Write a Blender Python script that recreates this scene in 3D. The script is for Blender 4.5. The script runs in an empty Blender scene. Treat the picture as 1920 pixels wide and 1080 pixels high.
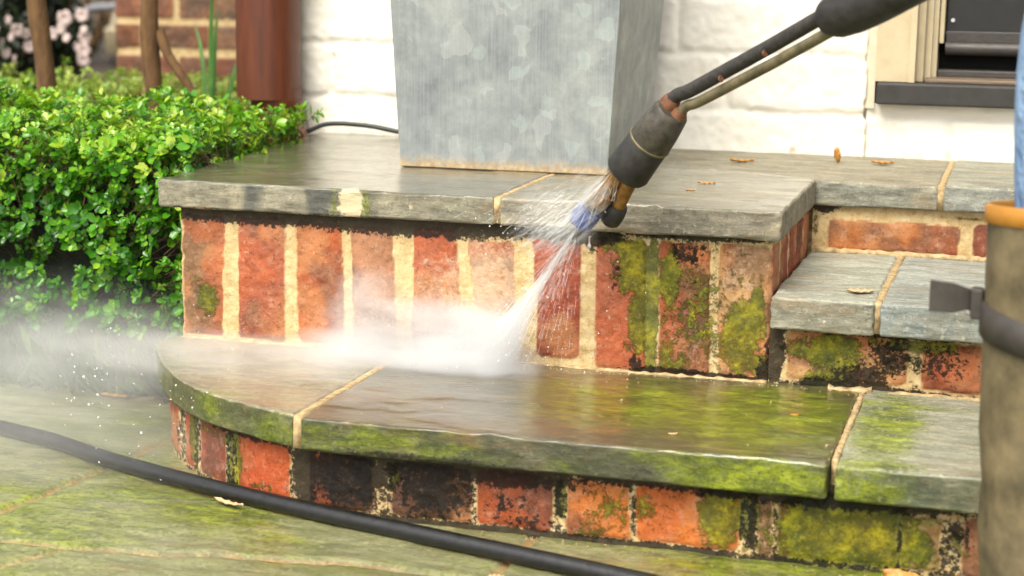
import bpy, bmesh, math, random
import numpy as np
from mathutils import Vector, Matrix
random.seed(7); rng = np.random.default_rng(7)
SC = bpy.context.scene; COL = SC.collection
# ------------------------------------------------------------------ camera
cd = bpy.data.cameras.new('camera'); cam = bpy.data.objects.new('camera', cd); COL.objects.link(cam); SC.camera = cam
CP = Vector((.9815, -1.9499, .5896)); yaw, pit, rol = -.2811, -.1841, .0136
f = Vector((math.sin(yaw)*math.cos(pit), math.cos(yaw)*math.cos(pit), math.sin(pit)))
r = Vector((math.cos(yaw), -math.sin(yaw), 0)); u = r.cross(f)
r2 = r*math.cos(rol)+u*math.sin(rol); u2 = u*math.cos(rol)-r*math.sin(rol)
cam.matrix_world = Matrix(((r2.x, u2.x, -f.x, CP.x), (r2.y, u2.y, -f.y, CP.y), (r2.z, u2.z, -f.z, CP.z), (0, 0, 0, 1)))
cd.sensor_width = 36; cd.lens = 3357.1/1920*36; cd.clip_start = .05; cd.clip_end = 300
cd.dof.use_dof = True; cd.dof.focus_distance = 2.03; cd.dof.aperture_fstop = 5.8; cd.dof.aperture_blades = 0
# ------------------------------------------------------------------ light
SUN_EL, SUN_AZ = math.radians(54), math.radians(192)      # azimuth clockwise from +Y: behind the camera, to its left
w = bpy.data.worlds.new('World'); SC.world = w; w.use_nodes = True
nt = w.node_tree; nt.nodes.clear()
sky = nt.nodes.new('ShaderNodeTexSky'); sky.sky_type = 'NISHITA'; sky.sun_disc = False
sky.sun_elevation = SUN_EL; sky.sun_rotation = SUN_AZ; sky.air_density = 1.0; sky.dust_density = 4.0; sky.ozone_density = 1.0
bg = nt.nodes.new('ShaderNodeBackground'); bg.inputs[1].default_value = .15
wo = nt.nodes.new('ShaderNodeOutputWorld'); hs = nt.nodes.new('ShaderNodeHueSaturation'); hs.inputs['Saturation'].default_value = .2; nt.links.new(sky.outputs[0], hs.inputs['Color']); nt.links.new(hs.outputs[0], bg.inputs[0]); nt.links.new(bg.outputs[0], wo.inputs[0])
sl = bpy.data.lights.new('sun', 'SUN'); so = bpy.data.objects.new('sun', sl); COL.objects.link(so)
sl.energy = 1.5; sl.angle = math.radians(35); sl.color = (1, .91, .72)
sd = Vector((math.sin(SUN_AZ)*math.cos(SUN_EL), math.cos(SUN_AZ)*math.cos(SUN_EL), math.sin(SUN_EL)))
so.rotation_euler = sd.to_track_quat('Z', 'Y').to_euler(); so.location = (-2, -3, 5)
SC.view_settings.view_transform = 'Standard'; SC.view_settings.look = 'None'
SC.view_settings.exposure = 1.2; SC.view_settings.gamma = 1
cy = SC.cycles; cy.volume_bounces = 2; cy.max_bounces = 8; cy.transparent_max_bounces = 24; cy.use_denoising = True
cy.volume_step_rate = 1.0; cy.volume_max_steps = 256; cy.sample_clamp_indirect = 6
# ------------------------------------------------------------------ helpers
def S(r_, g_, b_, k=.70):
    return tuple(((c/255/12.92) if c/255 <= .04045 else ((c/255+.055)/1.055)**2.4)*k for c in (r_, g_, b_))+(1,)
def tag(o, label=None, cat=None, group=None, kind=None):
    if label: o['label'] = label
    if cat: o['category'] = cat
    if group: o['group'] = group
    if kind: o['kind'] = kind
    return o
def empty(name, loc, label=None, cat=None, group=None):
    o = bpy.data.objects.new(name, None); COL.objects.link(o); o.location = loc; o.empty_display_size = .05
    return tag(o, label, cat, group)
def par(o, root):
    o.parent = root; L = Vector((0, 0, 0)); p = root
    while p: L += p.location; p = p.parent
    o.location = -L if o.type == 'MESH' else o.location - L
def link(name, me, mat, root=None, smooth=True):
    o = bpy.data.objects.new(name, me); COL.objects.link(o)
    if mat: me.materials.append(mat)
    if smooth: me.polygons.foreach_set('use_smooth', np.ones(len(me.polygons), bool))
    if root: par(o, root)
    return o
def hsh(i, j, k, s):
    h = (i.astype(np.int64)*374761393 + j.astype(np.int64)*668265263 + k.astype(np.int64)*2147483647 + s*974711) & 0xffffffff
    h = ((h ^ (h >> 13))*1274126177) & 0xffffffff
    return ((h ^ (h >> 16)) & 0xffff)/65535.
def vn(x, y, z, s=0):
    x, y, z = np.broadcast_arrays(x, y, z)
    i, j, k = np.floor(x), np.floor(y), np.floor(z); a, b, c = x-i, y-j, z-k
    a, b, c = a*a*(3-2*a), b*b*(3-2*b), c*c*(3-2*c); o = 0
    for di in (0, 1):
        for dj in (0, 1):
            for dk in (0, 1):
                o = o + hsh(i+di, j+dj, k+dk, s)*(a if di else 1-a)*(b if dj else 1-b)*(c if dk else 1-c)
    return o
def fbm(x, y, z, sc, oct_=3, s=0):
    o, a, t = 0, 1., 0
    for q in range(oct_):
        o = o+a*vn(x*sc, y*sc, z*sc, s+q*17); t += a; a *= .5; sc *= 2.03
    return o/t
def ss(a, b, x):
    t = np.clip((x-a)/(b-a), 0, 1); return t*t*(3-2*t)
def grid_mesh(name, P, m1=None, tint=None):
    n, m = P.shape[:2]; me = bpy.data.meshes.new(name)
    idx = np.arange(n*m).reshape(n, m)
    F = np.stack([idx[:-1, :-1], idx[1:, :-1], idx[1:, 1:], idx[:-1, 1:]], -1).reshape(-1, 4)
    fill(me, P.reshape(-1, 3), F, m1, tint); return me
def fill(me, V, F, m1=None, tint=None):
    me.vertices.add(len(V)); me.vertices.foreach_set('co', np.ascontiguousarray(V, np.float32).ravel())
    k = F.shape[1]; me.loops.add(F.size); me.loops.foreach_set('vertex_index', F.astype(np.int32).ravel())
    me.polygons.add(len(F)); me.polygons.foreach_set('loop_start', (np.arange(len(F))*k).astype(np.int32))
    try: me.polygons.foreach_set('loop_total', np.full(len(F), k, np.int32))
    except Exception: pass
    me.update(calc_edges=True)
    for nm, d in (('m1', m1), ('tint', tint)):
        if d is not None:
            a = me.attributes.new(nm, 'FLOAT_COLOR', 'POINT'); a.data.foreach_set('color', np.ascontiguousarray(d, np.float32).reshape(-1))
    me.validate()
def sweep(pts, rad, seg=16, caps=True, flat=None):
    """tube along pts with a radius per point; returns V,F lists"""
    P = [Vector(p) for p in pts]; R = rad if hasattr(rad, '__len__') else [rad]*len(P); V, F = [], []
    T = [(P[min(i+1, len(P)-1)]-P[max(i-1, 0)]).normalized() for i in range(len(P))]
    up = Vector((0, 0, 1)) if abs(T[0].z) < .9 else Vector((0, 1, 0)); a = T[0].cross(up).normalized()
    for i, p in enumerate(P):
        a = (a-T[i]*a.dot(T[i])).normalized(); b = T[i].cross(a)
        for q in range(seg):
            t = 2*math.pi*q/seg; V.append(p+R[i]*(a*math.cos(t)+b*math.sin(t)*(flat or 1)))
    for i in range(len(P)-1):
        for q in range(seg):
            F.append((i*seg+q, i*seg+(q+1) % seg, (i+1)*seg+(q+1) % seg, (i+1)*seg+q))
    if caps: F.append(tuple(range(seg))[::-1]); F.append(tuple((len(P)-1)*seg+q for q in range(seg)))
    return V, F
def pymesh(name, V, F, mat, root=None, smooth=True, bevel=0):
    me = bpy.data.meshes.new(name); me.from_pydata([tuple(v) for v in V], [], F); me.update()
    bm = bmesh.new(); bm.from_mesh(me); bmesh.ops.recalc_face_normals(bm, faces=bm.faces)
    if bevel: bmesh.ops.bevel(bm, geom=bm.edges[:], offset=bevel, segments=3, affect='EDGES', profile=.5)
    bm.to_mesh(me); bm.free(); o = link(name, me, mat, root, smooth)
    return o
def tube(name, pts, rad, mat, root=None, seg=16, flat=None, sub=0):
    if sub:
        P = [Vector(p) for p in pts]; R = list(rad) if hasattr(rad, '__len__') else [rad]*len(P); Q, RR = [], []
        for i in range(len(P)-1):
            p0, p1, p2, p3 = P[max(i-1, 0)], P[i], P[i+1], P[min(i+2, len(P)-1)]
            for k in range(sub):
                t = k/sub; Q.append(.5*((2*p1)+(p2-p0)*t+(2*p0-5*p1+4*p2-p3)*t*t+(3*p1-p0-3*p2+p3)*t**3)); RR.append(R[i]*(1-t)+R[i+1]*t)
        Q.append(P[-1]); RR.append(R[-1]); pts, rad = Q, RR
    V, F = sweep(pts, rad, seg, True, flat); o = pymesh(name, V, F, mat, root)
    sharp(o); return o
def sharp(o, ang=40):
    try:
        bm = bmesh.new(); bm.from_mesh(o.data)
        for e in bm.edges:
            if len(e.link_faces) == 2 and e.calc_face_angle(0) > math.radians(ang): e.smooth = False
        bm.to_mesh(o.data); bm.free()
    except Exception as ex: print(ex)
def box(name, a, b, mat, root=None, bevel=.002):
    x0, y0, z0 = a; x1, y1, z1 = b
    V = [(x0, y0, z0), (x1, y0, z0), (x1, y1, z0), (x0, y1, z0), (x0, y0, z1), (x1, y0, z1), (x1, y1, z1), (x0, y1, z1)]
    F = [(0, 3, 2, 1), (4, 5, 6, 7), (0, 1, 5, 4), (1, 2, 6, 5), (2, 3, 7, 6), (3, 0, 4, 7)]
    return pymesh(name, V, F, mat, root, smooth=False, bevel=bevel)
# ------------------------------------------------------------------ node graph helper
class G:
    def __init__(s, name):
        s.m = bpy.data.materials.new(name); s.m.use_nodes = True; s.nt = s.m.node_tree; s.nt.nodes.clear()
        s.out = s.nt.nodes.new('ShaderNodeOutputMaterial'); s._tc = None
    def n(s, t): return s.nt.nodes.new('ShaderNode'+t)
    def l(s, a, b):
        if a is None: return
        if isinstance(a, (int, float)):
            b.default_value = a if not hasattr(b.default_value, '__len__') else (a,)*len(b.default_value)
        elif isinstance(a, (tuple, list)):
            k = len(b.default_value); b.default_value = tuple(a)[:k] if len(a) >= k else tuple(a)+(1,)
        else: s.nt.links.new(a, b)
    def P(s):
        if not s._tc: s._tc = s.n('TexCoord').outputs['Object']
        return s._tc
    def map(s, sc=(1, 1, 1), rot=(0, 0, 0), loc=(0, 0, 0)):
        m = s.n('Mapping'); s.l(s.P(), m.inputs[0]); m.inputs[1].default_value = loc; m.inputs[2].default_value = rot; m.inputs[3].default_value = sc
        return m.outputs[0]
    def noise(s, sc, det=4, ro=.55, vec=None, dist=0):
        q = s.n('TexNoise'); s.l(vec or s.P(), q.inputs['Vector']); q.inputs['Scale'].default_value = sc
        q.inputs['Detail'].default_value = det; q.inputs['Roughness'].default_value = ro; q.inputs['Distortion'].default_value = dist
        return q.outputs[0]
    def vor(s, sc, vec=None, feat='F1', out=0):
        q = s.n('TexVoronoi'); q.feature = feat; s.l(vec or s.P(), q.inputs['Vector']); q.inputs['Scale'].default_value = sc; return q.outputs[out]
    def ramp(s, fac, st, interp='LINEAR'):
        q = s.n('ValToRGB'); e = q.color_ramp.elements; q.color_ramp.interpolation = interp
        while len(e) < len(st): e.new(.5)
        for i, (p, c) in enumerate(st):
            e[i].position = p; e[i].color = c if hasattr(c, '__len__') else (c, c, c, 1)
        s.l(fac, q.inputs[0]); return q.outputs[0]
    def mix(s, fac, a, b, bl='MIX'):
        q = s.n('Mix'); q.data_type = 'RGBA'; q.blend_type = bl; s.l(fac, q.inputs[0]); s.l(a, q.inputs[6]); s.l(b, q.inputs[7]); return q.outputs[2]
    def ma(s, op, a, b=None, c=None):
        q = s.n('Math'); q.operation = op; s.l(a, q.inputs[0]); s.l(b, q.inputs[1]); s.l(c, q.inputs[2]); return q.outputs[0]
    def attr(s, name):
        q = s.n('Attribute'); q.attribute_name = name; return q
    def sep(s, c):
        q = s.n('SeparateColor'); s.l(c, q.inputs[0]); return q.outputs
    def step(s, x, a, b):
        q = s.n('MapRange'); q.interpolation_type = 'SMOOTHSTEP'; s.l(x, q.inputs[0]); s.l(a, q.inputs[1]); s.l(b, q.inputs[2]); return q.outputs[0]
    def thr(s, mask, noise, k=.9, a=.38, b=.6):
        """ragged edge: mask + (noise-.5)*k through a smooth threshold"""
        return s.step(s.ma('ADD', mask, s.ma('MULTIPLY', s.ma('SUBTRACT', noise, .5), k)), a, b)
    def bump(s, h, st=.4, d=.001, nrm=None):
        q = s.n('Bump'); q.inputs['Strength'].default_value = st; q.inputs['Distance'].default_value = d; s.l(h, q.inputs['Height']); s.l(nrm, q.inputs['Normal']); return q.outputs[0]
    def pr(s, col, ro=.6, nrm=None, **kw):
        q = s.n('BsdfPrincipled'); s.l(col, q.inputs['Base Color']); s.l(ro, q.inputs['Roughness']); s.l(nrm, q.inputs['Normal'])
        for k, v in kw.items(): s.l(v, q.inputs[k.replace('_', ' ')])
        s.nt.links.new(q.outputs[0], s.out.inputs[0]); s.b = q; return s.m
# ------------------------------------------------------------------ materials
def mat_brick():
    g = G('washed_brick'); A = g.attr('m1'); c = g.sep(A.outputs['Color']); mort, moss, blk = c[0], c[1], c[2]; pale = A.outputs['Alpha']
    tint = g.attr('tint').outputs['Color']
    n1, nm, nf, ng = g.noise(24, 5, .65), g.noise(70, 7, .8), g.noise(175, 4, .75), g.noise(210, 3, .65, g.map((1, 1, 1), (0, 0, 0), (3.1, 1.7, 9.2)))
    col = g.mix(g.step(n1, .32, .7), g.mix(1, tint, (.82, .76, .68, 1), 'MULTIPLY'), g.mix(1, tint, (1.1, 1.03, .92, 1), 'MULTIPLY'))
    col = g.mix(g.ma('MULTIPLY', g.step(nm, .5, .68), .55), col, g.mix(.55, tint, S(222, 186, 156)))
    col = g.mix(g.ma('MULTIPLY', g.step(nm, .47, .33), .6), col, g.mix(1, tint, (.5, .44, .38, 1), 'MULTIPLY'))
    col = g.mix(g.ma('MULTIPLY', g.step(nf, .56, .64), .6), col, g.mix(1, tint, (.32, .28, .28, 1), 'MULTIPLY'))
    col = g.mix(g.ma('MULTIPLY', g.ma('MULTIPLY', g.step(ng, .60, .68), g.step(g.noise(20, 4, .7, g.map((1, 1, 1), (0, 0, 0), (7, 2, 5))), .44, .62)), .6), col, S(220, 188, 156))
    pl = g.thr(pale, g.ma('ADD', g.ma('MULTIPLY', nm, .6), g.ma('MULTIPLY', ng, .4)), 1.5, .42, .9)
    col = g.mix(g.ma('MULTIPLY', pl, .8), col, S(222, 190, 156))
    mc = g.ramp(g.noise(60, 6, .75), [(.25, S(176, 138, 84)), (.5, S(228, 198, 142)), (.8, S(244, 226, 184))])
    mc = g.mix(g.ma('MULTIPLY', g.step(nf, .58, .66), .5), mc, S(150, 118, 74)); mc = g.mix(g.ma('MULTIPLY', g.step(ng, .64, .7), .5), mc, S(90, 72, 46))
    col = g.mix(mort, col, mc)
    grit = g.ma('ADD', g.ma('MULTIPLY', nf, .4), g.ma('MULTIPLY', g.noise(34, 9, .78), .6))
    mcol = g.ramp(g.noise(40, 6, .75), [(.28, S(38, 52, 12)), (.42, S(88, 96, 14)), (.54, S(142, 140, 14)), (.66, S(186, 180, 26)), (.8, S(112, 132, 34))])
    mcol = g.mix(g.ma('MULTIPLY', g.step(g.noise(28, 6, .7, g.map((1, 1, 1), (0, 0, 0), (2, 8, 3))), .42, .58), .75), mcol, S(62, 80, 16)); mcol = g.mix(g.ma('MULTIPLY', g.step(ng, .56, .64), .5), mcol, S(50, 48, 14)); mcol = g.mix(g.ma('MULTIPLY', g.step(nf, .56, .66), .4), mcol, S(196, 178, 60))
    mf = g.thr(moss, grit, 2.3, .45, .64)
    col = g.mix(g.ma('MULTIPLY', mf, .9), col, mcol)
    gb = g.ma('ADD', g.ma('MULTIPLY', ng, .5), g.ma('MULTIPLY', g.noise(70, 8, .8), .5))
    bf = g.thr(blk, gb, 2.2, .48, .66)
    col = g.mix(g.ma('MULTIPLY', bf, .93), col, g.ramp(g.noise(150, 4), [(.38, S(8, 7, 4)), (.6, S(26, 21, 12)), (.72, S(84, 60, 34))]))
    h = g.ma('ADD', g.ma('MULTIPLY', nm, 1.0), g.ma('ADD', g.ma('MULTIPLY', nf, .5), g.ma('MULTIPLY', mf, .5)))
    ro = g.mix(g.noise(40, 3), (.32,)*3+(1,), (.8,)*3+(1,))
    return g.pr(col, ro, g.bump(h, 1.0, .0026), Specular_IOR_Level=.28)
def mat_stone():
    """bluestone: m1 = moss, dark, bleached, wet ; tint = stone colour"""
    g = G('bluestone'); A = g.attr('m1'); c = g.sep(A.outputs['Color']); moss, dk, bl = c[0], c[1], c[2]; wet = A.outputs['Alpha']
    tint = g.attr('tint').outputs['Color']
    n1, n2 = g.noise(1, 6, .72, g.map((12, 40, 60)), .5), g.noise(1, 5, .75, g.map((50, 190, 200)))
    n3, n5 = g.noise(185, 4, .75), g.noise(160, 3, .65, g.map((1, 1, 1), (0, 0, 0), (5, 2, 1)))
    dry = g.ma('SUBTRACT', 1.08, g.ma('MULTIPLY', wet, .42))
    tint = g.mix(1, tint, dry, 'MULTIPLY')
    col = g.mix(g.step(n1, .34, .68), g.mix(1, tint, (.60, .60, .56, 1), 'MULTIPLY'), g.mix(1, tint, (1.16, 1.13, 1.04, 1), 'MULTIPLY'))
    col = g.mix(g.ma('MULTIPLY', g.step(n2, .5, .66), .6), col, g.mix(1, tint, (1.42, 1.38, 1.28, 1), 'MULTIPLY'))
    col = g.mix(g.ma('MULTIPLY', g.step(n2, .46, .34), .5), col, g.mix(1, tint, (.45, .44, .4, 1), 'MULTIPLY'))
    col = g.mix(g.ma('MULTIPLY', g.step(n3, .55, .64), .5), col, g.mix(1, tint, (.34, .33, .28, 1), 'MULTIPLY'))
    col = g.mix(g.ma('MULTIPLY', g.step(n5, .58, .66), .45), col, g.mix(1, tint, (1.7, 1.64, 1.5, 1), 'MULTIPLY'))
    col = g.mix(g.ma('MULTIPLY', g.step(g.noise(1, 5, .65, g.map((10, 30, 30))), .52, .7), .35), col, S(160, 120, 74))
    col = g.mix(g.ma('MULTIPLY', g.thr(bl, g.ma('ADD', g.ma('MULTIPLY', g.noise(60, 8, .8), .5), g.ma('MULTIPLY', n5, .5)), 2, .5, .75), .85), col, S(228, 212, 170))
    mcol = g.ramp(g.noise(1, 6, .75, g.map((26, 60, 60)), .3), [(.28, S(44, 56, 12)), (.43, S(86, 98, 14)), (.55, S(132, 144, 18)), (.66, S(182, 194, 32)), (.85, S(150, 162, 50))])
    mcol = g.mix(g.ma('MULTIPLY', g.step(n3, .5, .62), .55), mcol, S(60, 68, 24)); mcol = g.mix(g.ma('MULTIPLY', g.step(n5, .55, .64), .5), mcol, g.mix(.4, tint, S(190, 196, 110)))
    mf = g.thr(moss, g.ma('ADD', g.ma('MULTIPLY', g.noise(1, 8, .8, g.map((30, 66, 66)), .5), .6), g.ma('MULTIPLY', n3, .4)), 1.8, .35, .85)
    col = g.mix(g.ma('MULTIPLY', mf, .85), col, mcol)
    df = g.thr(dk, g.ma('ADD', g.ma('MULTIPLY', g.noise(80, 8, .8), .5), g.ma('MULTIPLY', n3, .5)), 2, .45, .75)
    col = g.mix(g.ma('MULTIPLY', df, .85), col, S(20, 18, 12))
    h = g.ma('ADD', g.ma('MULTIPLY', n1, .5), g.ma('ADD', g.ma('MULTIPLY', n2, .6), g.ma('MULTIPLY', n3, .5)))
    ro = g.ma('SUBTRACT', .64, g.ma('MULTIPLY', wet, .36))
    m = g.pr(col, ro, g.bump(h, .9, .0020), Specular_IOR_Level=.35)
    wt = g.thr(wet, g.noise(1, 5, .7, g.map((9, 30, 30))), 1.0, .35, .8)
    g.l(g.ma('MULTIPLY', wt, .9), g.b.inputs['Coat Weight']); g.b.inputs['Coat Roughness'].default_value = .06; g.b.inputs['Coat IOR'].default_value = 1.48
    g.l(g.bump(g.noise(1, 6, .75, g.map((24, 110, 110))), .4, .0012), g.b.inputs['Coat Normal'])
    return m
def simple(name, c1, c2, sc=60, ro=.5, ro2=None, bump=.3, bd=.001, metal=0, det=5, vec=None, **kw):
    g = G(name); v = g.map(vec) if vec else None; n = g.noise(sc, det, .65, v)
    rr = ro if ro2 is None else g.mix(g.noise(sc*.7, 3), (ro,)*3+(1,), (ro2,)*3+(1,))
    return g.pr(g.ramp(n, [(.3, c1), (.7, c2)]), rr, g.bump(n, bump, bd), Metallic=metal, **kw)
def mat_leaf(name, stops, trans=.35, ro=.33):
    g = G(name); A = g.sep(g.attr('m1').outputs['Color']); col = g.ramp(A[0], stops)
    q = g.n('BsdfPrincipled'); g.l(col, q.inputs['Base Color']); q.inputs['Roughness'].default_value = ro; q.inputs['Specular IOR Level'].default_value = .55
    t = g.n('BsdfTranslucent'); g.l(g.mix(1, col, (1.25, 1.2, .5, 1), 'MULTIPLY'), t.inputs[0])
    mx = g.n('MixShader'); mx.inputs[0].default_value = trans; g.l(q.outputs[0], mx.inputs[1]); g.l(t.outputs[0], mx.inputs[2])
    g.l(mx.outputs[0], g.out.inputs[0]); return g.m
M_BRICK, M_STONE = mat_brick(), mat_stone()
M_MORT = simple('lime_mortar', S(140, 112, 70), S(232, 204, 152), 110, .8, bump=.7, bd=.002)
def mat_white():
    g = G('white_painted_brick'); n = g.noise(60, 5, .6); n2 = g.noise(9, 4, .6)
    col = g.mix(g.step(n2, .35, .75), S(246, 241, 228, .84), S(240, 232, 214, .82))
    col = g.mix(g.ma('MULTIPLY', g.step(g.noise(260, 3), .7, .76), .5), col, S(150, 130, 105))
    A = g.sep(g.attr('m1').outputs['Color'])
    col = g.mix(g.ma('MULTIPLY', g.thr(A[0], g.noise(40, 6, .7), .9, .5, .9), .6), col, S(206, 180, 150))
    return g.pr(col, .55, g.bump(n, .5, .0018))
M_WHITE = mat_white()
def mat_zinc():
    g = G('galvanised_zinc'); v = g.map((1, 1, .8)); d = g.n('Mix'); d.data_type = 'VECTOR'
    nz = g.n('TexNoise'); g.l(v, nz.inputs['Vector']); nz.inputs['Scale'].default_value = 45
    a = g.n('VectorMath'); a.operation = 'SCALE'; g.l(nz.outputs[1], a.inputs[0]); a.inputs[3].default_value = .025
    b = g.n('VectorMath'); b.operation = 'ADD'; g.l(v, b.inputs[0]); g.l(a.outputs[0], b.inputs[1])
    v1 = g.sep(g.vor(34, b.outputs[0], out=1))[0]; v2 = g.sep(g.vor(62, b.outputs[0], out=1))[1]
    brush = g.noise(1, 4, .7, g.map((500, 500, 9)))
    col = g.ramp(g.noise(16, 7, .72), [(.3, S(122, 128, 130)), (.5, S(150, 156, 154)), (.7, S(180, 184, 178))])
    col = g.mix(g.ma('MULTIPLY', g.step(v1, .90, .94), .28), col, S(204, 206, 202))
    col = g.mix(g.ma('MULTIPLY', g.step(v2, .91, .95), .24), col, S(198, 217, 208))
    col = g.mix(g.ma('MULTIPLY', g.step(v1, .25, .2), .12), col, S(112, 119, 122))
    col = g.mix(g.ma('MULTIPLY', g.step(brush, .35, .75), .3), col, S(196, 200, 196))
    z = g.n('SeparateXYZ'); g.l(g.P(), z.inputs[0])
    rust = g.step(g.ma('ADD', z.outputs[2], g.ma('MULTIPLY', g.noise(60, 6, .8), -.03)), .322, .303)
    col = g.mix(g.ma('MULTIPLY', rust, .8), col, g.ramp(g.noise(150, 4), [(.3, S(176, 128, 66)), (.7, S(226, 200, 142))]))
    return g.pr(col, g.ramp(g.noise(30, 4), [(.3, .42), (.7, .62)]), g.bump(brush, .25, .0006), Metallic=g.ma('MULTIPLY', g.ma('SUBTRACT', 1, rust), .35))
M_ZINC = mat_zinc()
M_RUBBER = simple('black_rubber', S(22, 21, 20), S(58, 54, 50), 90, .42, .75, .4)
M_HOSE = simple('wet_hose_rubber', S(13, 13, 14), S(34, 33, 32), 120, .16, .55, .5, .0008)
M_CABLE = simple('green_black_cable', S(20, 28, 24), S(36, 46, 40), 60, .4)
M_PAINTTUBE = simple('chipped_black_tube', S(34, 32, 30), S(74, 69, 64), 120, .45, .8, .7)
M_OLIVE = simple('weathered_steel_tube', S(92, 84, 60), S(150, 138, 106), 60, .4, .7, .4, metal=.3)
M_RUST = simple('rusty_ferrule', S(86, 50, 30), S(146, 96, 62), 120, .7, bump=.8)
M_BRASS = simple('worn_brass', S(120, 84, 40), S(196, 148, 84), 90, .3, .55, .4, metal=.7)
M_BLUE = simple('blue_plastic', S(14, 50, 130), S(30, 78, 165), 60, .35)
M_PIPE = simple('brown_downpipe_paint', S(84, 38, 18), S(116, 58, 28), 14, .3, .5, .3, vec=(6, 6, .7))
M_TRIM = simple('beige_trim_paint', S(206, 188, 150), S(222, 205, 168), 40, .5, bump=.15)
M_DOOR = simple('black_door_paint', S(30, 29, 27), S(42, 40, 37), 50, .45, bump=.2)
M_SILL = simple('dark_sill', S(46, 44, 41), S(62, 59, 55), 50, .55, bump=.3)
M_SWEEP = simple('rubber_sweep', S(34, 32, 31), S(86, 80, 74), 40, .35, .6, vec=(2, 2, 30))
M_BARK = simple('brown_bark', S(84, 58, 30), S(136, 100, 58), 60, .85, bump=1, bd=.004, vec=(1.6, 1.6, .5))
M_SOIL = simple('dark_mulch_soil', S(38, 30, 20), S(92, 74, 48), 55, .9, bump=1, bd=.01)
M_BOOT = simple('muddy_olive_boot', S(66, 58, 38), S(138, 122, 88), 22, .5, .75, .35, .002)
M_RIM = simple('yellow_boot_rim', S(170, 112, 30), S(200, 138, 46), 30, .5)
M_STRAP = simple('dark_strap', S(52, 47, 42), S(74, 68, 62), 50, .6)
M_JEANS = simple('light_blue_denim', S(96, 138, 192), S(176, 204, 234), 9, .9, bump=1, bd=.02, vec=(2.4, 2.4, 1.2))
M_SKIN = simple('skin', S(205, 150, 120), S(220, 170, 140), 30, .5, bump=.1)
M_SHIRT = simple('grey_work_shirt', S(88, 92, 96), S(112, 116, 120), 40, .85)
M_HAIR = simple('brown_hair', S(50, 34, 22), S(78, 54, 36), 80, .6)
M_LEAFDRY = simple('dry_leaf', S(168, 92, 30), S(240, 184, 92), 160, .5, bump=.5)
M_LEAFTAN = simple('pale_dry_leaf', S(206, 160, 108), S(236, 206, 160), 100, .6, bump=.5)
M_CAR = simple('beige_car_paint', S(196, 178, 140, .85), S(206, 188, 152, .85), 5, .25, bump=.02)
M_CARW = simple('pale_grey_trim', S(206, 206, 210), S(224, 224, 228), 5, .35, bump=.02)
M_TYRE = simple('tyre_rubber', S(22, 22, 22), S(34, 34, 34), 40, .8)
M_GLASS = simple('dark_glass', S(20, 26, 30), S(28, 34, 38), 3, .06, bump=0)
M_PETAL = simple('pale_pink_petals', S(214, 186, 176, .55), S(232, 214, 206, .6), 20, .6, bump=.2)
# ------------------------------------------------------------------ ground
gnd = box('ground', (-40, -30, -.6), (40, 60, -.012), M_SOIL, None, 0); tag(gnd, kind='structure')
# planting bed soil
xs = np.arange(-1.9, .02, .007); ys = np.arange(.085, 2.2, .007); X, Y = np.meshgrid(xs, ys, indexing='ij')
Z = .0+.018*fbm(X, Y, 0*X, 14, 4, 3)+.01*fbm(X, Y, 0*X, 60, 3, 9)
bed = link('soil_bed', grid_mesh('soil_bed', np.stack([X, Y, Z], -1)), M_SOIL); tag(bed, kind='structure')
# flagstone paving: one sheet with recessed, partly mortared joints
def seg_d(X, Y, a, b):
    ax, ay = a; bx, by = b; t = np.clip(((X-ax)*(bx-ax)+(Y-ay)*(by-ay))/((bx-ax)**2+(by-ay)**2), 0, 1)
    return np.hypot(X-ax-t*(bx-ax), Y-ay-t*(by-ay))
xs = np.arange(-1.6, 1.9, .005); ys = np.arange(-1.7, .11, .005); X, Y = np.meshgrid(xs, ys, indexing='ij')
wx = X+.004*(fbm(X, Y, 0*X, 40, 3, 1)-.5); wy = Y+.008*(fbm(X, Y, 0*X, 30, 3, 2)-.5)
JS = [((-.06, -.56), (-.02, -.385)), ((-.02, -.385), (.012, -.16)), ((.012, -.16), (.02, .1)), ((-.42, -.40), (.026, -.459)), ((.026, -.459), (.12, -.463)), ((.12, -.463), (.372, -.42)),
      ((.372, -.42), (1.9, -.50)), ((.04, -.60), (.106, -.458)), ((.531, -.2), (.522, -.44)), ((-.02, -.385), (-1.6, -.33)), ((-.55, -.35), (-.5, .11)), ((-1.05, -.34), (-1.0, .11)),
      ((.04, -.60), (-.1, -1.7)), ((-.42, -.40), (-.5, -1.7)), ((.9, -.46), (.95, -1.7)), ((-1.6, -1.0), (1.9, -.98)), ((1.25, -.48), (1.2, 0.1))]
D = np.full(X.shape, 9.)
for a, b in JS: D = np.minimum(D, seg_d(wx, wy, a, b))
Z = .016+.0018*(fbm(X, Y, 0*X, 12, 4, 5)-.5)*2-.005*(1-ss(.002, .007, D))
joint = 1-ss(.002, .005, D)
m1 = np.zeros(X.shape+(4,)); m1[..., 0] = .47+.55*(fbm(X, Y*1.8, 0*X, 5, 4, 8)-.5)*2+.35*ss(.3, .9, X)-.35*joint
crk = np.exp(-((fbm(X, Y*1.6, 0*X, 6, 5, 41)-.5)/.0035)**2)*ss(.5, .62, fbm(X, Y, 0*X, 7, 2, 43))
Z = Z-.0012*crk-.0010*ss(.52, .56, fbm(X*.6, Y*1.5, 0*X, 16, 4, 51))
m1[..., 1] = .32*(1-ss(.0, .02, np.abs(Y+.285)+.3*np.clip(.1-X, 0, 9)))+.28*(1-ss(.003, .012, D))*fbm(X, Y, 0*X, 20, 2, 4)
m1[..., 1] += .55*crk; m1[..., 2] = .35*joint; m1[..., 3] = .45+.5*fbm(X, Y*2, 0*X, 4, 3, 61)
tn = np.empty(X.shape+(4,)); tn[:] = S(166, 166, 126)
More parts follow.
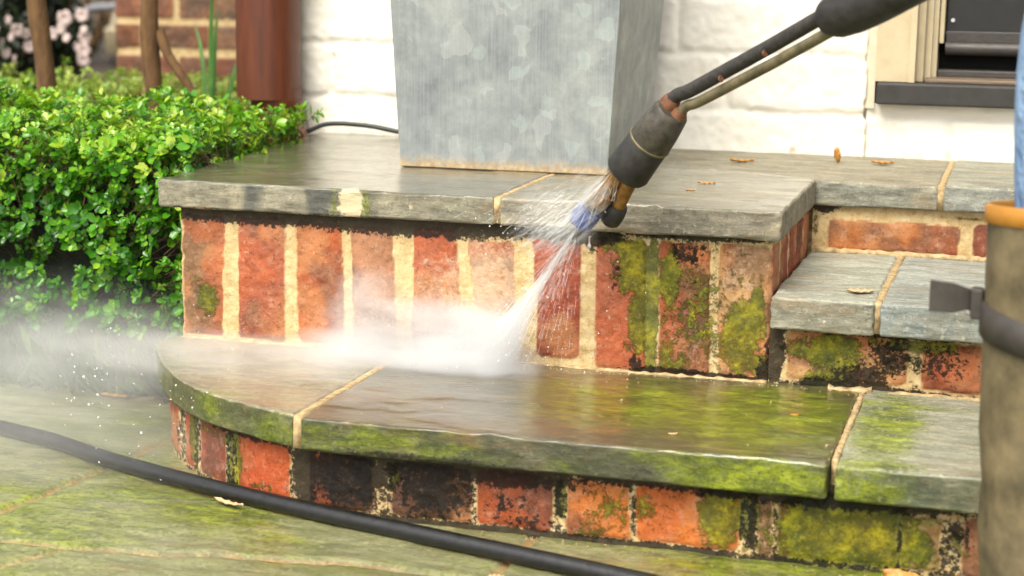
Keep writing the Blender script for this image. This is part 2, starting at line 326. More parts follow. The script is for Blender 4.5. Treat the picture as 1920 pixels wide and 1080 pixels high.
cell = vn(X*2.3+(Y > -.4), Y*1.5, 0*X, 6)
tn[..., :3] = tn[..., :3]*(.9+.25*cell[..., None]); tn = tn*(1-joint[..., None])+np.array(S(196, 160, 110))*joint[..., None]
pav = link('flagstone_paving', grid_mesh('flagstone_paving', np.stack([X, Y, Z], -1), m1, tn), M_STONE); tag(pav, kind='structure')
box('pavement_edge', (-1.6, .108, -.1), (.0, .118, .012), M_STONE, None, .001)['kind'] = 'structure'
# ------------------------------------------------------------------ brick strips
def blob(s, z, L, off=0):
    o = np.zeros(np.broadcast(s, z).shape)
    for b in L:
        o = np.maximum(o, b[4]*np.exp(-((s-b[0])/b[2])**2-((z-b[1])/b[3])**2))
    return o
def strip(name, path, z0, z1, bricks, root, step=.0022, moss=(), black=(), pale=(), rec=.0018, xf=None, closed=False, mat=None, rough=1., seed=0, top=None, edge=.0012, grime=0., var=1.):
    """vertical brick face along a plan polyline; bricks: (s0 top,s1 top,s0 bot,s1 bot,z0,z1,tint,pale)"""
    P = [Vector((p[0], p[1])) for p in path]; L = [0]
    for a, b in zip(P, P[1:]): L.append(L[-1]+(b-a).length)
    s = np.unique(np.concatenate([np.linspace(L[i], L[i+1], max(2, int((L[i+1]-L[i])/step)+1)) for i in range(len(P)-1)]))
    Nn = []
    for i in range(len(P)):
        t0 = (P[i]-P[i-1]).normalized() if i else None; t1 = (P[i+1]-P[i]).normalized() if i < len(P)-1 else None
        t = (t0 or t1)+(t1 or t0); t.normalize(); nn = Vector((t.y, -t.x))
        k = 1/max(.5, nn.dot(Vector(((t1 or t0).y, -(t1 or t0).x)))); Nn.append(nn*k)
    px = np.interp(s, L, [p.x for p in P]); py = np.interp(s, L, [p.y for p in P])
    nx = np.interp(s, L, [n.x for n in Nn]); ny = np.interp(s, L, [n.y for n in Nn])
    zz = np.linspace(z0, z1, int((z1-z0)/step)+1)
    Sg, Zg = np.meshgrid(s, zz, indexing='ij'); PX, PY = px[:, None]+0*Sg, py[:, None]+0*Sg
    s_ = Sg+edge*(1.7*(fbm(Sg, Zg, 0*Sg, 34, 2, seed+1)-.5)*2+.8*(fbm(Sg, Zg, 0*Sg, 190, 3, seed+4)-.5)*2); z_ = Zg+edge*(1.5*(fbm(Sg, Zg, 0*Sg, 34, 2, seed+2)-.5)*2+.8*(fbm(Sg, Zg, 0*Sg, 190, 3, seed+7)-.5)*2)
    inb = np.zeros(Sg.shape); tn = np.empty(Sg.shape+(4,)); tn[:] = S(180, 100, 70); pl = np.zeros(Sg.shape); dz = np.zeros(Sg.shape)
    for q, b in enumerate(bricks):
        a0, a1, b0, b1, c0, c1, col, pa = b; t = np.clip((Zg-c0)/(c1-c0), 0, 1)
        l_, r_ = b0+(a0-b0)*t, b1+(a1-b1)*t; hx = (r_-l_)/2; cx = (l_+r_)/2; rr = .006
        qx = np.abs(s_-cx)-hx+rr; qz = np.abs(z_-(c0+c1)/2)-(c1-c0)/2+rr
        sdf = np.hypot(np.maximum(qx, 0), np.maximum(qz, 0))+np.minimum(np.maximum(qx, qz), 0)-rr
        m = ss(.0006, -.0006, sdf); inb = np.maximum(inb, m); sel = m > .01
        tn[sel] = col; pl = np.where(sel, pa, pl); dz = np.where(sel, (hsh(np.array(q), np.array(3), np.array(1), seed)-.5)*.002-.0016*ss(-.004, 0, sdf), dz)
    pl = pl+blob(PX, Zg, pale)
    if mat is None:
        for q, (cA, am_) in enumerate(((S(206, 146, 100), .75), (S(112, 80, 70), .65), (S(206, 104, 58), .5))):
            wv = ss(.50, .68, fbm(Sg, Zg, 0*Sg+q*3.1, 19, 4, seed+20+q))*am_*var; tn = tn*(1-wv[..., None])+np.array(cA)*wv[..., None]
    H = inb*rec+dz*inb+rough*(.0030*(fbm(Sg, Zg, 0*Sg, 120, 4, seed+5)-.5)+.0012*(fbm(Sg, Zg, 0*Sg, 25, 2, seed+6)-.5))
    V = np.stack([PX+nx[:, None]*H, PY+ny[:, None]*H, Zg], -1)
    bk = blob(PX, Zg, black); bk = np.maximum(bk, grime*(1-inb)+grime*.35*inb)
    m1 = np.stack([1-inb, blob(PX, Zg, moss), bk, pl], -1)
    me = grid_mesh(name, V, m1, tn); return link(name, me, mat or M_BRICK, root)
T = {k: S(*v) for k, v in dict(red=(184, 108, 78), org=(204, 104, 54), pink=(190, 138, 106), tan=(190, 154, 124), brn=(136, 94, 58), dred=(168, 84, 60), oliv=(146, 112, 82), lt=(212, 170, 116), drk=(84, 54, 36)).items()}
steps = empty('front_steps', (.6, .1, .016), 'mossy brick front steps with thick bluestone treads, rounded lower step and wet upper platform', 'steps')
# upper platform riser: left return, soldier front, right return
J = [(.003, .057, .000, .053, .128, .276, T['oliv'], .35), (.076, .136, .075, .137, .128, .276, T['red'], .18), (.150, .209, .154, .211, .128, .274, T['org'], .05), (.221, .273, .222, .278, .128, .274, T['pink'], .3),
     (.299, .350, .298, .361, .130, .276, T['red'], .3), (.364, .418, .381, .429, .136, .266, T['tan'], .45), (.443, .500, .451, .499, .134, .272, T['dred'], .0), (.517, .575, .518, .576, .127, .275, T['red'], .1),
     (.589, .646, .594, .650, .127, .277, T['brn'], .15), (.658, .717, .660, .717, .127, .277, T['lt'], .3)]
X0 = .58   # length of the left return before s reaches the front corner
br = [(a+X0, b+X0, c+X0, d+X0, e, f_, g_, h_) for a, b, c, d, e, f_, g_, h_ in J]
for k in range(8):   # returns
    br.append((.02+k*.07, .076+k*.07)*2+(.128, .276, random.choice([T['red'], T['pink'], T['brn']]), .2))
e0 = X0+.717
for k in range(5): br.append((e0+.0+k*.068, e0+.055+k*.068)*2+(.128, .278, random.choice([T['dred'], T['red']]), .1))
strip('platform_riser', [(0, .58), (0, 0), (.717, 0), (.717, .31)], .112, .290, br, steps, seed=11,
      moss=[(.64, .20, .085, .10, .56), (.562, .25, .022, .035, 1.15), (.568, .19, .014, .06, 1.1), (.583, .2, .008, .10, 1.3), (.602, .235, .016, .05, .95), (.60, .15, .014, .03, .75), (.685, .175, .03, .055, 1.0), (.70, .20, .012, .05, 1.0), (.655, .19, .004, .06, .5), (.035, .175, .02, .03, .8), (.56, .24, .03, .035, .95), (.575, .18, .018, .05, .72), (.583, .2, .012, .09, .8), (.545, .27, .05, .018, .7), (.62, .22, .03, .06, .5), (.695, .2, .03, .04, .62), (.70, .15, .03, .03, .7), (.61, .14, .03, .02, .6), (.02, .19, .022, .03, .5), (.03, .27, .04, .02, .35), (.56, .15, .02, .03, .55), (.66, .27, .05, .012, .5)],
      black=[(.635, .23, .07, .05, .40), (.1, .286, .18, .018, 1.6), (.3, .285, .2, .021, 1.5), (.47, .283, .06, .014, 1.4), (.215, .272, .02, .010, .8), (.12, .276, .02, .008, .8), (.5, .282, .06, .018, 1.3), (.62, .286, .14, .010, 1.0), (.60, .127, .06, .008, 1.0), (.66, .125, .06, .007, 1.1), (.565, .135, .012, .012, .8), (.62, .265, .03, .02, .75), (.54, .235, .012, .03, .6), (.712, .135, .012, .02, 1.1), (.63, .20, .02, .015, .5), (.715, .15, .006, .05, .75), (.545, .25, .02, .03, .42), (.61, .22, .03, .05, .42), (.40, .24, .3, .008, .0), (.512, .272, .012, .02, .9)],  # black moss and grime; rows under the lip also paint the overhang's shade
      pale=[(.37, .20, .09, .06, .42), (.30, .17, .2, .05, .3), (.68, .24, .03, .04, .3)])
# landing riser and step riser on the right
strip('landing_riser', [(.724, .305), (1.7, .305)], .212, .290, [(.02, .180)*2+(.229, .268, S(196, 122, 66), .2), (.198, .36)*2+(.229, .270, S(190, 96, 62), .25), (.375, .54)*2+(.229, .268, T['red'], .2), (.56, .74)*2+(.229, .268, T['org'], .2), (.76, .94)*2+(.229, .268, T['pink'], .2)], steps, seed=21,
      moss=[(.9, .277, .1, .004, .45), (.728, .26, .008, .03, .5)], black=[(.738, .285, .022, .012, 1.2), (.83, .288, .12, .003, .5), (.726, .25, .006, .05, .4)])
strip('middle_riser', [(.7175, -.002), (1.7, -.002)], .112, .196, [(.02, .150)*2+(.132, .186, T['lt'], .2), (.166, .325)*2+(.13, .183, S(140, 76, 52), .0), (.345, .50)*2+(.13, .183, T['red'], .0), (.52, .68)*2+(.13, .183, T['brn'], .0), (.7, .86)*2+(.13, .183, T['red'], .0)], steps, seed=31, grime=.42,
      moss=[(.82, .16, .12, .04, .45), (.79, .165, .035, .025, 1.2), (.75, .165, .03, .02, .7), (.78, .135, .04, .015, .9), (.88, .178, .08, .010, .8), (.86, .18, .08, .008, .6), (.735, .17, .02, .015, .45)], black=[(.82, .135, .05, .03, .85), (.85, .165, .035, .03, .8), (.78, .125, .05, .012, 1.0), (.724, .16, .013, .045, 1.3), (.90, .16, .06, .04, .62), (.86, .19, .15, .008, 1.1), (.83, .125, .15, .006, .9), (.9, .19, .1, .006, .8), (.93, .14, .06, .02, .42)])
# ---- lower riser following the rounded nose
arc = [(.03, .10), (.010, .03), (.008, -.03), (.022, -.075), (.048, -.125), (.082, -.168), (.122, -.206), (.168, -.238), (.222, -.264), (.285, -.282), (.34, -.287), (.48, -.288), (1.8, -.290)]
Pl = [Vector(p) for p in arc]; Ls = [0]
for a, b in zip(Pl, Pl[1:]): Ls.append(Ls[-1]+(b-a).length)
def sx(x): return float(np.interp(x, [p[0] for p in arc][2:], Ls[2:]))
LB = [(.010, .032, T['oliv'], .1, .022, .088), (.040, .072, S(150, 72, 40), 0, .022, .088), (.090, .108, S(190, 90, 50), .0, .02, .088), (.122, .168, S(176, 90, 58), 0, .02, .088), (.186, .258, S(200, 96, 54), .1, .02, .086), (.284, .356, T['drk'], 0, .022, .082),
      (.376, .462, S(92, 62, 36), 0, .022, .080), (.468, .547, S(168, 84, 44), 0, .022, .080), (.562, .626, S(214, 128, 62), .15, .022, .080), (.632, .734, S(216, 126, 58), .15, .022, .080), (.752, .766, T['oliv'], 0, .02, .078),
      (.772, .884, S(120, 96, 40), 0, .022, .078), (.888, .925, S(160, 150, 84), .1, .022, .076), (.945, 1.05, S(170, 120, 90), .3, .02, .078), (1.07, 1.17, T['red'], 0, .02, .078), (1.19, 1.29, T['org'], 0, .02, .078), (1.31, 1.42, T['red'], 0, .02, .078), (1.44, 1.6, T['brn'], 0, .02, .078)]
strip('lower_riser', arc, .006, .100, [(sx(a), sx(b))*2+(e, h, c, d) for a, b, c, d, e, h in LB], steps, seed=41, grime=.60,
      moss=[(.83, .045, .22, .06, .50), (.62, .05, .12, .05, .42), (.035, .06, .014, .04, .9), (.11, .06, .012, .04, .9), (.14, .075, .05, .012, .6), (.18, .05, .016, .05, 1.0), (.22, .03, .04, .01, .5), (.835, .045, .075, .05, 1.35), (.715, .055, .03, .04, .9), (.64, .06, .02, .03, .6), (.59, .035, .03, .03, .6), (.74, .06, .02, .03, .95), (.61, .05, .03, .035, .55), (.555, .055, .01, .03, .8), (.38, .065, .02, .025, .6), (.18, .05, .012, .05, .7), (.06, .06, .012, .03, .4), (.935, .05, .04, .04, .5), (.905, .045, .02, .025, .9), (1.2, .05, .3, .04, .6)],
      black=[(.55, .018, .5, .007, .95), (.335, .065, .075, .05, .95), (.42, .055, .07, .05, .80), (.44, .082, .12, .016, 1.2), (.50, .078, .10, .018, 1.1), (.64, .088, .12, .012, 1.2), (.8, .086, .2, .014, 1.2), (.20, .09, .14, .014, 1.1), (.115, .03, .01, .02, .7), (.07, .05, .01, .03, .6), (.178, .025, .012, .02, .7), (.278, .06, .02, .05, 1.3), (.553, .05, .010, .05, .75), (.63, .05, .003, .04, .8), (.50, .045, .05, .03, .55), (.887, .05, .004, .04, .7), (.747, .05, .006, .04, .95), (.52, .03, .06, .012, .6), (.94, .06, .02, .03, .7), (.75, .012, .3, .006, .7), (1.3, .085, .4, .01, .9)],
      pale=[(.275, .03, .01, .012, 1.2), (.36, .022, .02, .006, .9)])
# cores behind the brick skins keep the masonry solid
box('masonry_core', (.012, .012, .0), (.705, .60, .286), M_MORT, steps, 0)
box('masonry_core', (.60, .02, .0), (1.7, .60, .19), M_MORT, steps, 0)
box('masonry_core', (.70, .315, .18), (1.7, .60, .284), M_MORT, steps, 0)
cv = [(p[0]+.010, p[1]+.010) for p in arc[1:-1]]+[(1.7, -.278), (1.7, .05), (.03, .05)]
V = [(x, y, z) for z in (0, .089) for x, y in cv]; n_ = len(cv)
pymesh('masonry_core', V, [tuple(range(n_))[::-1], tuple(range(n_, 2*n_))]+[(i, (i+1) % n_, n_+(i+1) % n_, n_+i) for i in range(n_)], M_MORT, steps, smooth=False)
# ------------------------------------------------------------------ stone slabs
def lerp(a, b, t): return a+(b-a)*t
def poly_at(pl, t):
    P = np.array(pl, float); L = np.concatenate([[0], np.cumsum(np.hypot(*np.diff(P, axis=0).T))]); q = t*L[-1]
    return np.stack([np.interp(q, L, P[:, 0]), np.interp(q, L, P[:, 1])], -1)
def slab(name, left, front, right, back, z0, z1, tint, step=.0035, bev=.0035, amp=.0011, moss=(), dark=(), bleach=(), wet=.0, wetb=(), tfun=None, seed=0, facetint=None, chip=.0016, stain=.55):
    """rounded stone slab; the four plan edges are polylines: left back>front, front left>right, right back>front, back left>right"""
    ln = lambda pl: float(sum(math.dist(a, b) for a, b in zip(pl, pl[1:])))
    W, Dp, Hh = max(ln(front), ln(back)), max(ln(left), ln(right)), z1-z0
    nx_, ny_, nz_ = int(W/step)+1, int(Dp/step)+1, max(6, int(Hh/(step*.8)))
    Vs, Fs, off = [], [], 0
    def face(A, B, C, flip):
        nonlocal off
        a, b = np.meshgrid(A, B, indexing='ij'); n, m = a.shape; i = np.arange(n*m).reshape(n, m)+off
        F_ = np.stack([i[:-1, :-1], i[1:, :-1], i[1:, 1:], i[:-1, 1:]], -1).reshape(-1, 4); F_ = F_[:, ::-1] if flip else F_
        Vs.append(C(a, b).reshape(-1, 3)); Fs.append(F_); off += n*m
    k = lambda n, L: np.unique(np.concatenate([np.linspace(0, 1, n), np.array([.25, .5, .75, 1, 1.5])*bev/L, 1-np.array([.25, .5, .75, 1, 1.5])*bev/L]))
    X_, Y_, Z_ = k(nx_, W), k(ny_, Dp), k(nz_, Hh)
    face(X_, Y_, lambda a, b: np.stack([a, b, 1+0*a], -1), False); face(X_, Y_, lambda a, b: np.stack([a, b, 0*a], -1), True)
    face(X_, Z_, lambda a, b: np.stack([a, 0*a, b], -1), False); face(X_, Z_, lambda a, b: np.stack([a, 1+0*a, b], -1), True)
    face(Y_, Z_, lambda a, b: np.stack([0*a, a, b], -1), True); face(Y_, Z_, lambda a, b: np.stack([1+0*a, a, b], -1), False)
    U = np.concatenate(Vs); F_ = np.concatenate(Fs)
    p = U*np.array([W, Dp, Hh]); lo = bev; c = np.clip(p, lo, np.array([W, Dp, Hh])-lo); d = p-c; dl = np.linalg.norm(d, axis=1, keepdims=True)
    p = c+d/np.maximum(dl, 1e-9)*bev
    U = p/np.array([W, Dp, Hh]); uu, vv = U[:, 0], 1-U[:, 1]       # vv: 0 back, 1 front
    Lf, Rt, Ft, Bk = poly_at(left, vv), poly_at(right, vv), poly_at(front, uu), poly_at(back, uu)
    u1, v1 = uu[:, None], vv[:, None]; c00, c10, c01, c11 = [np.array(q, float) for q in (back[0], back[-1], front[0], front[-1])]
    XY = (1-u1)*Lf+u1*Rt+(1-v1)*Bk+v1*Ft-((1-u1)*(1-v1)*c00+u1*(1-v1)*c10+(1-u1)*v1*c01+u1*v1*c11)
    Zc = z0+U[:, 2]*Hh; Pn = np.concatenate([XY, Zc[:, None]], 1)
    nrm = d/np.maximum(dl, 1e-9)
    ex, ey = XY[:, 0], XY[:, 1]
    am = amp*(fbm(ex, ey, Zc*1.6, 28, 4, seed)-.5)*2+.0007*ss(.50, .53, fbm(ex*.5, ey*1.3, Zc, 22, 4, seed+9))
    isface = np.abs(nrm[:, 2]) < .9
    am = am+isface*(1.6*chip*(fbm(ex, ey, Zc*2, 60, 3, seed+3)-.62)+.0012*(fbm(ex, ey, Zc*1.5, 160, 2, seed+7)-.5))
    nn = nrm.copy(); nn[:, 1] *= -1
    Pn = Pn+nn*am[:, None]
    x, y, z = Pn.T; m1 = np.zeros((len(Pn), 4)); topm = nrm[:, 2] > .5
    def B(L):   # (x,y,z,rx,ry,rz,amount)
        o = np.zeros(len(x))
        for q in L: o = np.maximum(o, q[6]*np.exp(-((x-q[0])/q[3])**2-((y-q[1])/q[4])**2-((z-q[2])/q[5])**2))
        return o
    m1[:, 0], m1[:, 1], m1[:, 2] = B(moss), B(dark), B(bleach); m1[:, 3] = np.clip(wet*topm+B(wetb), 0, 1)
    tn = np.tile(np.array(tint), (len(x), 1))
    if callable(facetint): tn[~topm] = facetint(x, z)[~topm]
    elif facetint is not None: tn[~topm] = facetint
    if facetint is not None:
        wv = (ss(.5, .7, fbm(x, y, z*.4, 30, 3, seed+31))*stain*(~topm))[:, None]; tn = tn*(1-wv)+np.array(S(176, 168, 144))*wv
    me = bpy.data.meshes.new(name); fill(me, Pn, F_, m1, tn)
    bm = bmesh.new(); bm.from_mesh(me); bmesh.ops.remove_doubles(bm, verts=bm.verts, dist=1e-5); bmesh.ops.recalc_face_normals(bm, faces=bm.faces); bm.to_mesh(me); bm.free()
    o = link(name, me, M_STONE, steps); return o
ZU, ZM, ZL = .318, .226, .124; big = 9
# upper platform
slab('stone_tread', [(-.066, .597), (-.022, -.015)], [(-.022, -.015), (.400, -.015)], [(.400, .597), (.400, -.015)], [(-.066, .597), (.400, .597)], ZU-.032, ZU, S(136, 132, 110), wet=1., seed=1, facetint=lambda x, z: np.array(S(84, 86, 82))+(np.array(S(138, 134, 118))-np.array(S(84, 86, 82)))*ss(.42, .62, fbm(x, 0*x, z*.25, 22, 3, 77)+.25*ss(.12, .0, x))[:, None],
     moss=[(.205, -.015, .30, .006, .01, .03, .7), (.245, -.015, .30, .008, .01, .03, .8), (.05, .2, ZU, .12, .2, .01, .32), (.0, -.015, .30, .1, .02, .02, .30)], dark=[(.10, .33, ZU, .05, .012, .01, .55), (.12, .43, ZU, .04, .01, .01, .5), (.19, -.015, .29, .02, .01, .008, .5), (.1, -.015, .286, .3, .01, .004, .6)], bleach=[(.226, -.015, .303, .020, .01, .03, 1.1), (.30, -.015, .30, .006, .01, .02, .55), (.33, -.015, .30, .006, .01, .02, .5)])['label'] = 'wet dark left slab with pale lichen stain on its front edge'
slab('stone_tread', [(.407, .455), (.407, -.015)], [(.407, -.015), (.727, -.015)], [(.727, .291), (.727, -.015)], [(.407, .455), (.727, .291)], ZU-.032, ZU, S(154, 148, 126), wet=.7, seed=2, facetint=S(142, 136, 122),
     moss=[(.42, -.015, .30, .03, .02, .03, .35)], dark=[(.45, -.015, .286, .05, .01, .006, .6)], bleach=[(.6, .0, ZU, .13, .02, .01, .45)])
slab('stone_tread', [(.407, .597), (.407, .459)], [(.407, .459), (.729, .294), (.877, .294)], [(.877, .597), (.877, .294)], [(.407, .597), (.877, .597)], ZU-.032, ZU-.001, S(160, 154, 136), wet=.15, seed=3, facetint=S(146, 146, 134), moss=[(.7, .5, ZU, .2, .1, .01, .12)], dark=[(.50, .46, ZU, .03, .01, .01, .4)])
slab('stone_tread', [(.884, .597), (.884, .292)], [(.884, .292), (1.7, .292)], [(1.7, .597), (1.7, .292)], [(.884, .597), (1.7, .597)], ZU-.032, ZU, S(166, 164, 150), wet=.1, seed=4, facetint=S(150, 152, 144))
# middle step
slab('stone_tread', [(.722, .303), (.720, -.026)], [(.720, -.026), (.832, -.026)], [(.832, .303), (.832, -.026)], [(.722, .303), (.832, .303)], ZM-.036, ZM, S(172, 174, 162), wet=.08, seed=5, facetint=S(150, 148, 134), chip=.0026, bleach=[(.79, -.03, .205, .035, .02, .012, .5)], moss=[(.80, -.03, .22, .04, .02, .006, .3)])
slab('stone_tread', [(.840, .303), (.838, -.028)], [(.838, -.028), (1.7, -.03)], [(1.7, .303), (1.7, -.03)], [(.840, .303), (1.7, .303)], ZM-.036, ZM, S(166, 170, 164), wet=.08, seed=6, facetint=S(150, 158, 156))
# lower step, rounded on the left
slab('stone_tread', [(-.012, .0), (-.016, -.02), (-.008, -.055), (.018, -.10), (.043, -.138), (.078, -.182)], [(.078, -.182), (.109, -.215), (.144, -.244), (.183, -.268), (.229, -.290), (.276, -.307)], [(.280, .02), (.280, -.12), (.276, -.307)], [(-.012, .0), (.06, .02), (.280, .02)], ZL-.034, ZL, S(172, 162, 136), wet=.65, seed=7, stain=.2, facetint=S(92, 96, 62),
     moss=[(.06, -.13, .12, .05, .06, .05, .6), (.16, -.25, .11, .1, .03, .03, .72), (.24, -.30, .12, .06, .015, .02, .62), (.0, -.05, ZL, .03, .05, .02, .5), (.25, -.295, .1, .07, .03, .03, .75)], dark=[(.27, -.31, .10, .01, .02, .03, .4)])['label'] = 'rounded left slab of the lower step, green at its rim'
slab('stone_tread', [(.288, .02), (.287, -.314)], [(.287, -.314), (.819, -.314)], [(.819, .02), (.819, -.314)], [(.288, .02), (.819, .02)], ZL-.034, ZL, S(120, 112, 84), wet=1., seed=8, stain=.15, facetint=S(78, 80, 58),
     moss=[(.60, -.14, ZL, .16, .16, .01, .85), (.74, -.15, ZL, .12, .18, .01, 1.1), (.50, -.1, ZL, .06, .1, .01, .6), (.62, -.12, ZL, .16, .12, .01, .62), (.45, -.3, ZL, .1, .02, .02, .35), (.36, -.314, .105, .2, .02, .03, .70), (.56, -.314, .10, .06, .02, .02, .52), (.75, -.314, .105, .10, .02, .04, 1.05), (.70, -.314, .118, .1, .02, .02, .8), (.8, -.28, ZL, .06, .05, .02, .6)],
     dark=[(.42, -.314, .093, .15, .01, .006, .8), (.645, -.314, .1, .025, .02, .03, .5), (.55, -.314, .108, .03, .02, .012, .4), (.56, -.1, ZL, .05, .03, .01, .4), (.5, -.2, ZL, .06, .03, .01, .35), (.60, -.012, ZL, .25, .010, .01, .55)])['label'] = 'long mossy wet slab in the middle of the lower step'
slab('stone_tread', [(.826, .02), (.826, -.314)], [(.826, -.314), (1.8, -.316)], [(1.8, .02), (1.8, -.316)], [(.826, .02), (1.8, .02)], ZL-.034, ZL, S(172, 172, 154), wet=.25, seed=9, stain=.3, facetint=S(100, 106, 84),
     moss=[(.86, -.15, ZL, .05, .2, .02, .95), (.86, -.3, ZL, .06, .03, .02, .9), (.86, -.06, ZL, .12, .03, .02, .75), (.85, -.314, .1, .06, .02, .03, .95), (.93, -.314, .09, .06, .02, .008, .5), (1.2, -.2, ZL, .2, .1, .02, .5)], dark=[(.85, -.012, ZL, .2, .01, .01, .5)])
def joint(a, b, z0, z1, wd=.006, mat=M_MORT, wob=.0012):
    n = max(6, int(math.dist(a, b)/.006)); V, F = [], []; dx, dy = (b[0]-a[0])/math.dist(a, b), (b[1]-a[1])/math.dist(a, b)
    for i in range(n+1):
        t = i/n; x, y = lerp(a[0], b[0], t), lerp(a[1], b[1], t); h = random.uniform(-wob, wob)*.6
        for sx_, z in ((-1, z0), (-1, z1+h-.001), (0, z1+h), (1, z1+h-.001), (1, z0)):
            q = sx_*(wd/2+random.uniform(0, wob)); V.append((x-dy*q, y+dx*q, z))
    for i in range(n):
        for k_ in range(4): F.append((i*5+k_, i*5+k_+1, i*5+k_+6, i*5+k_+5))
        F.append((i*5+4, i*5, i*5+5, i*5+9))
    F += [(0, 1, 2, 3, 4), tuple(n*5+q for q in (4, 3, 2, 1, 0))]
    return pymesh('mortar_joint', V, F, mat, steps, smooth=True)
joint((.4035, .59), (.4035, -.014), ZU-.03, ZU+.0002, .007); joint((.8805, .59), (.8805, .294), ZU-.03, ZU+.0003, .007)
joint((.8358, .30), (.8353, -.022), ZM-.034, ZM+.0003, .007); joint((.284, .018), (.2815, -.309), ZL-.034, ZL+.0004, .008); joint((.8225, .018), (.8225, -.288), ZL-.032, ZL-.0006, .005)
joint((.0, -.002), (.716, -.002), ZL-.002, ZL+.0022, .006, wob=.0022); joint((.73, .301), (1.69, .301), ZM-.002, ZM+.006, .008, wob=.002); joint((.785, -.006), (.832, -.006), ZL-.002, ZL+.0035, .010, wob=.004); joint((.85, -.007), (1.6, -.007), ZL-.002, ZL+.0025, .006, wob=.002)
# ------------------------------------------------------------------ house wall, door, downpipe
house = empty('painted_brick_house', (.8, .62, 0), 'white painted brick house wall with coursed bricks behind the steps', 'house wall')
HX0, HX1 = -.095, 3.0; PX0 = .754
def white(name, x0, x1, z0, z1, path, xoff, step=.004, seed=60):
    bl = []; k = 0; z = .295
    while z > z0: z -= .080
    while z < z1:
        o = (k % 2)*.1; x = -.4+o-(.03 if k % 3 else 0)
        while x < x1+.2:
            bl.append((x-x0+.003, x-x0+.197)*2+(z+.004, z+.076, T['lt'], 0)); x += .2
        z += .080; k += 1
    o = strip(name, path, z0, z1, bl, house, step=step, mat=M_WHITE, rec=.0032, rough=1.2, seed=seed, edge=.0022)
    a = o.data.attributes['m1'].data; n = len(a); c = np.empty(n*4, np.float32); a.foreach_get('color', c); c = c.reshape(-1, 4)
    co = np.empty(n*3, np.float32); o.data.vertices.foreach_get('co', co); co = co.reshape(-1, 3)
    c[:, 0] = c[:, 0]*.36+.6*np.exp(-((co[:, 2]-.322)/.006)**2); a.foreach_set('color', c.ravel()); return o
white('brick_face', HX0, PX0, .29, 1.2, [(HX0, .612), (HX0, .6), (PX0, .6), (PX0, .68)], 0)
white('brick_face', PX0, HX1, .29, .392, [(PX0+.004, .606), (HX1, .606)], 0, seed=66)
box('wall_core', (HX0+.006, .612, -.01), (PX0-.008, 4, 2.7), M_WHITE, house, 0)
box('wall_core', (PX0-.008, .612, -.01), (HX1, 4, .386), M_WHITE, house, 0)
box('wall_core', (HX0+.003, .602, 1.2), (PX0, .6115, 2.7), M_WHITE, house, 0)
box('wall_core', (2.1, .61, .386), (HX1, 4, 2.7), M_WHITE, house, 0)
box('wall_core', (PX0-.008, .61, 2.1), (2.1, 4, 2.7), M_WHITE, house, 0)
dr = empty('front_door', (1.2, .66, .39), 'black front door with beige stepped trim above a dark sill', 'door')
def prof(name, pts, z0, z1, mat, root, bevel=0):
    n = len(pts); V = [(x, y, z) for z in (z0, z1) for x, y in pts]
    return pymesh(name, V, [tuple(range(n))[::-1], tuple(range(n, 2*n))]+[(i, (i+1) % n, n+(i+1) % n, n+i) for i in range(n)], mat, root, smooth=False, bevel=bevel)
prof('door_casing', [(.769, .70), (.769, .592), (.814, .592), (.8145, .583), (.8225, .583), (.823, .592), (.824, .612), (.832, .612), (.833, .622), (.834, .634), (.841, .634), (.8415, .646), (.848, .648), (.848, .70)], .4235, 2.1, M_TRIM, dr)
prof('door_casing', [(2.10, .70), (2.10, .592), (2.05, .592), (2.05, .583), (2.04, .583), (2.04, .61), (2.02, .62), (2.02, .70)], .4235, 2.1, M_TRIM, dr)
prof('caulk_strip', [(.7545, .61), (.7545, .601), (.7685, .598), (.7685, .66)], .385, 2.1, simple('caulk', S(224, 210, 180), S(238, 226, 200), 60, .7, bump=.6), dr)
box('door_sill', (.772, .578, .3925), (2.1, .66, .4225), M_SILL, dr, .003)
box('threshold', (.835, .60, .4225), (2.03, .66, .4285), simple('worn_threshold', S(92, 78, 62), S(150, 128, 104), 30, .5, vec=(1, 20, 20)), dr, .002)
box('threshold', (.8485, .655, .428), (2.02, .70, .438), M_SWEEP, dr, .002)
tube('door_sweep', [(.858, .668, .468), (2.01, .668, .468)], .0095, M_SWEEP, dr, 20)
box('door_sweep', (.858, .664, .476), (2.01, .676, .492), M_SWEEP, dr, .0015)
box('glazing_bead', (.8492, .655, .475), (.8555, .70, 2.05), M_TRIM, dr, .001)
box('door_panel', (.857, .672, .470), (2.01, .71, 2.08), M_DOOR, dr, .002)
box('gap_shade_block', (.84, .70, .43), (2.05, .78, 2.1), simple('dark_gap', S(12, 11, 10), S(18, 17, 15), 20, .9), dr, 0)  # near-black block paints the shade in the gap around the door
for x, z in ((.866, .507), (.860, .489)):
    tube('screw', [(x, .673, z), (x, .6695, z)], .0028, M_CARW, dr, 10)
dp = empty('downpipe', (-.126, .55, .3), 'glossy brown round downpipe at the left corner of the white wall', 'downpipe')
tube('pipe', [(-.126, .55, .372), (-.126, .55, 2.5)], .0485, M_PIPE, dp, 48)
tube('pipe', [(-.113, .55, .30), (-.113, .55, .372), (-.113, .55, .39)], [.041, .037, .037], M_PIPE, dp, 40)
tube('collar', [(-.113, .55, .354), (-.113, .55, .357), (-.113, .55, .372)], [.0375, .0395, .0395], M_PIPE, dp, 40)
tube('outlet_shoe', [(-.108, .55, .345), (-.104, .548, .325), (-.093, .535, .312), (-.088, .52, .306)], [.033, .034, .034, .033], M_PIPE, dp, 32, sub=5)
box('wall_bracket', (-.16, .595, .62), (-.09, .606, .65), M_PIPE, dp, .002)
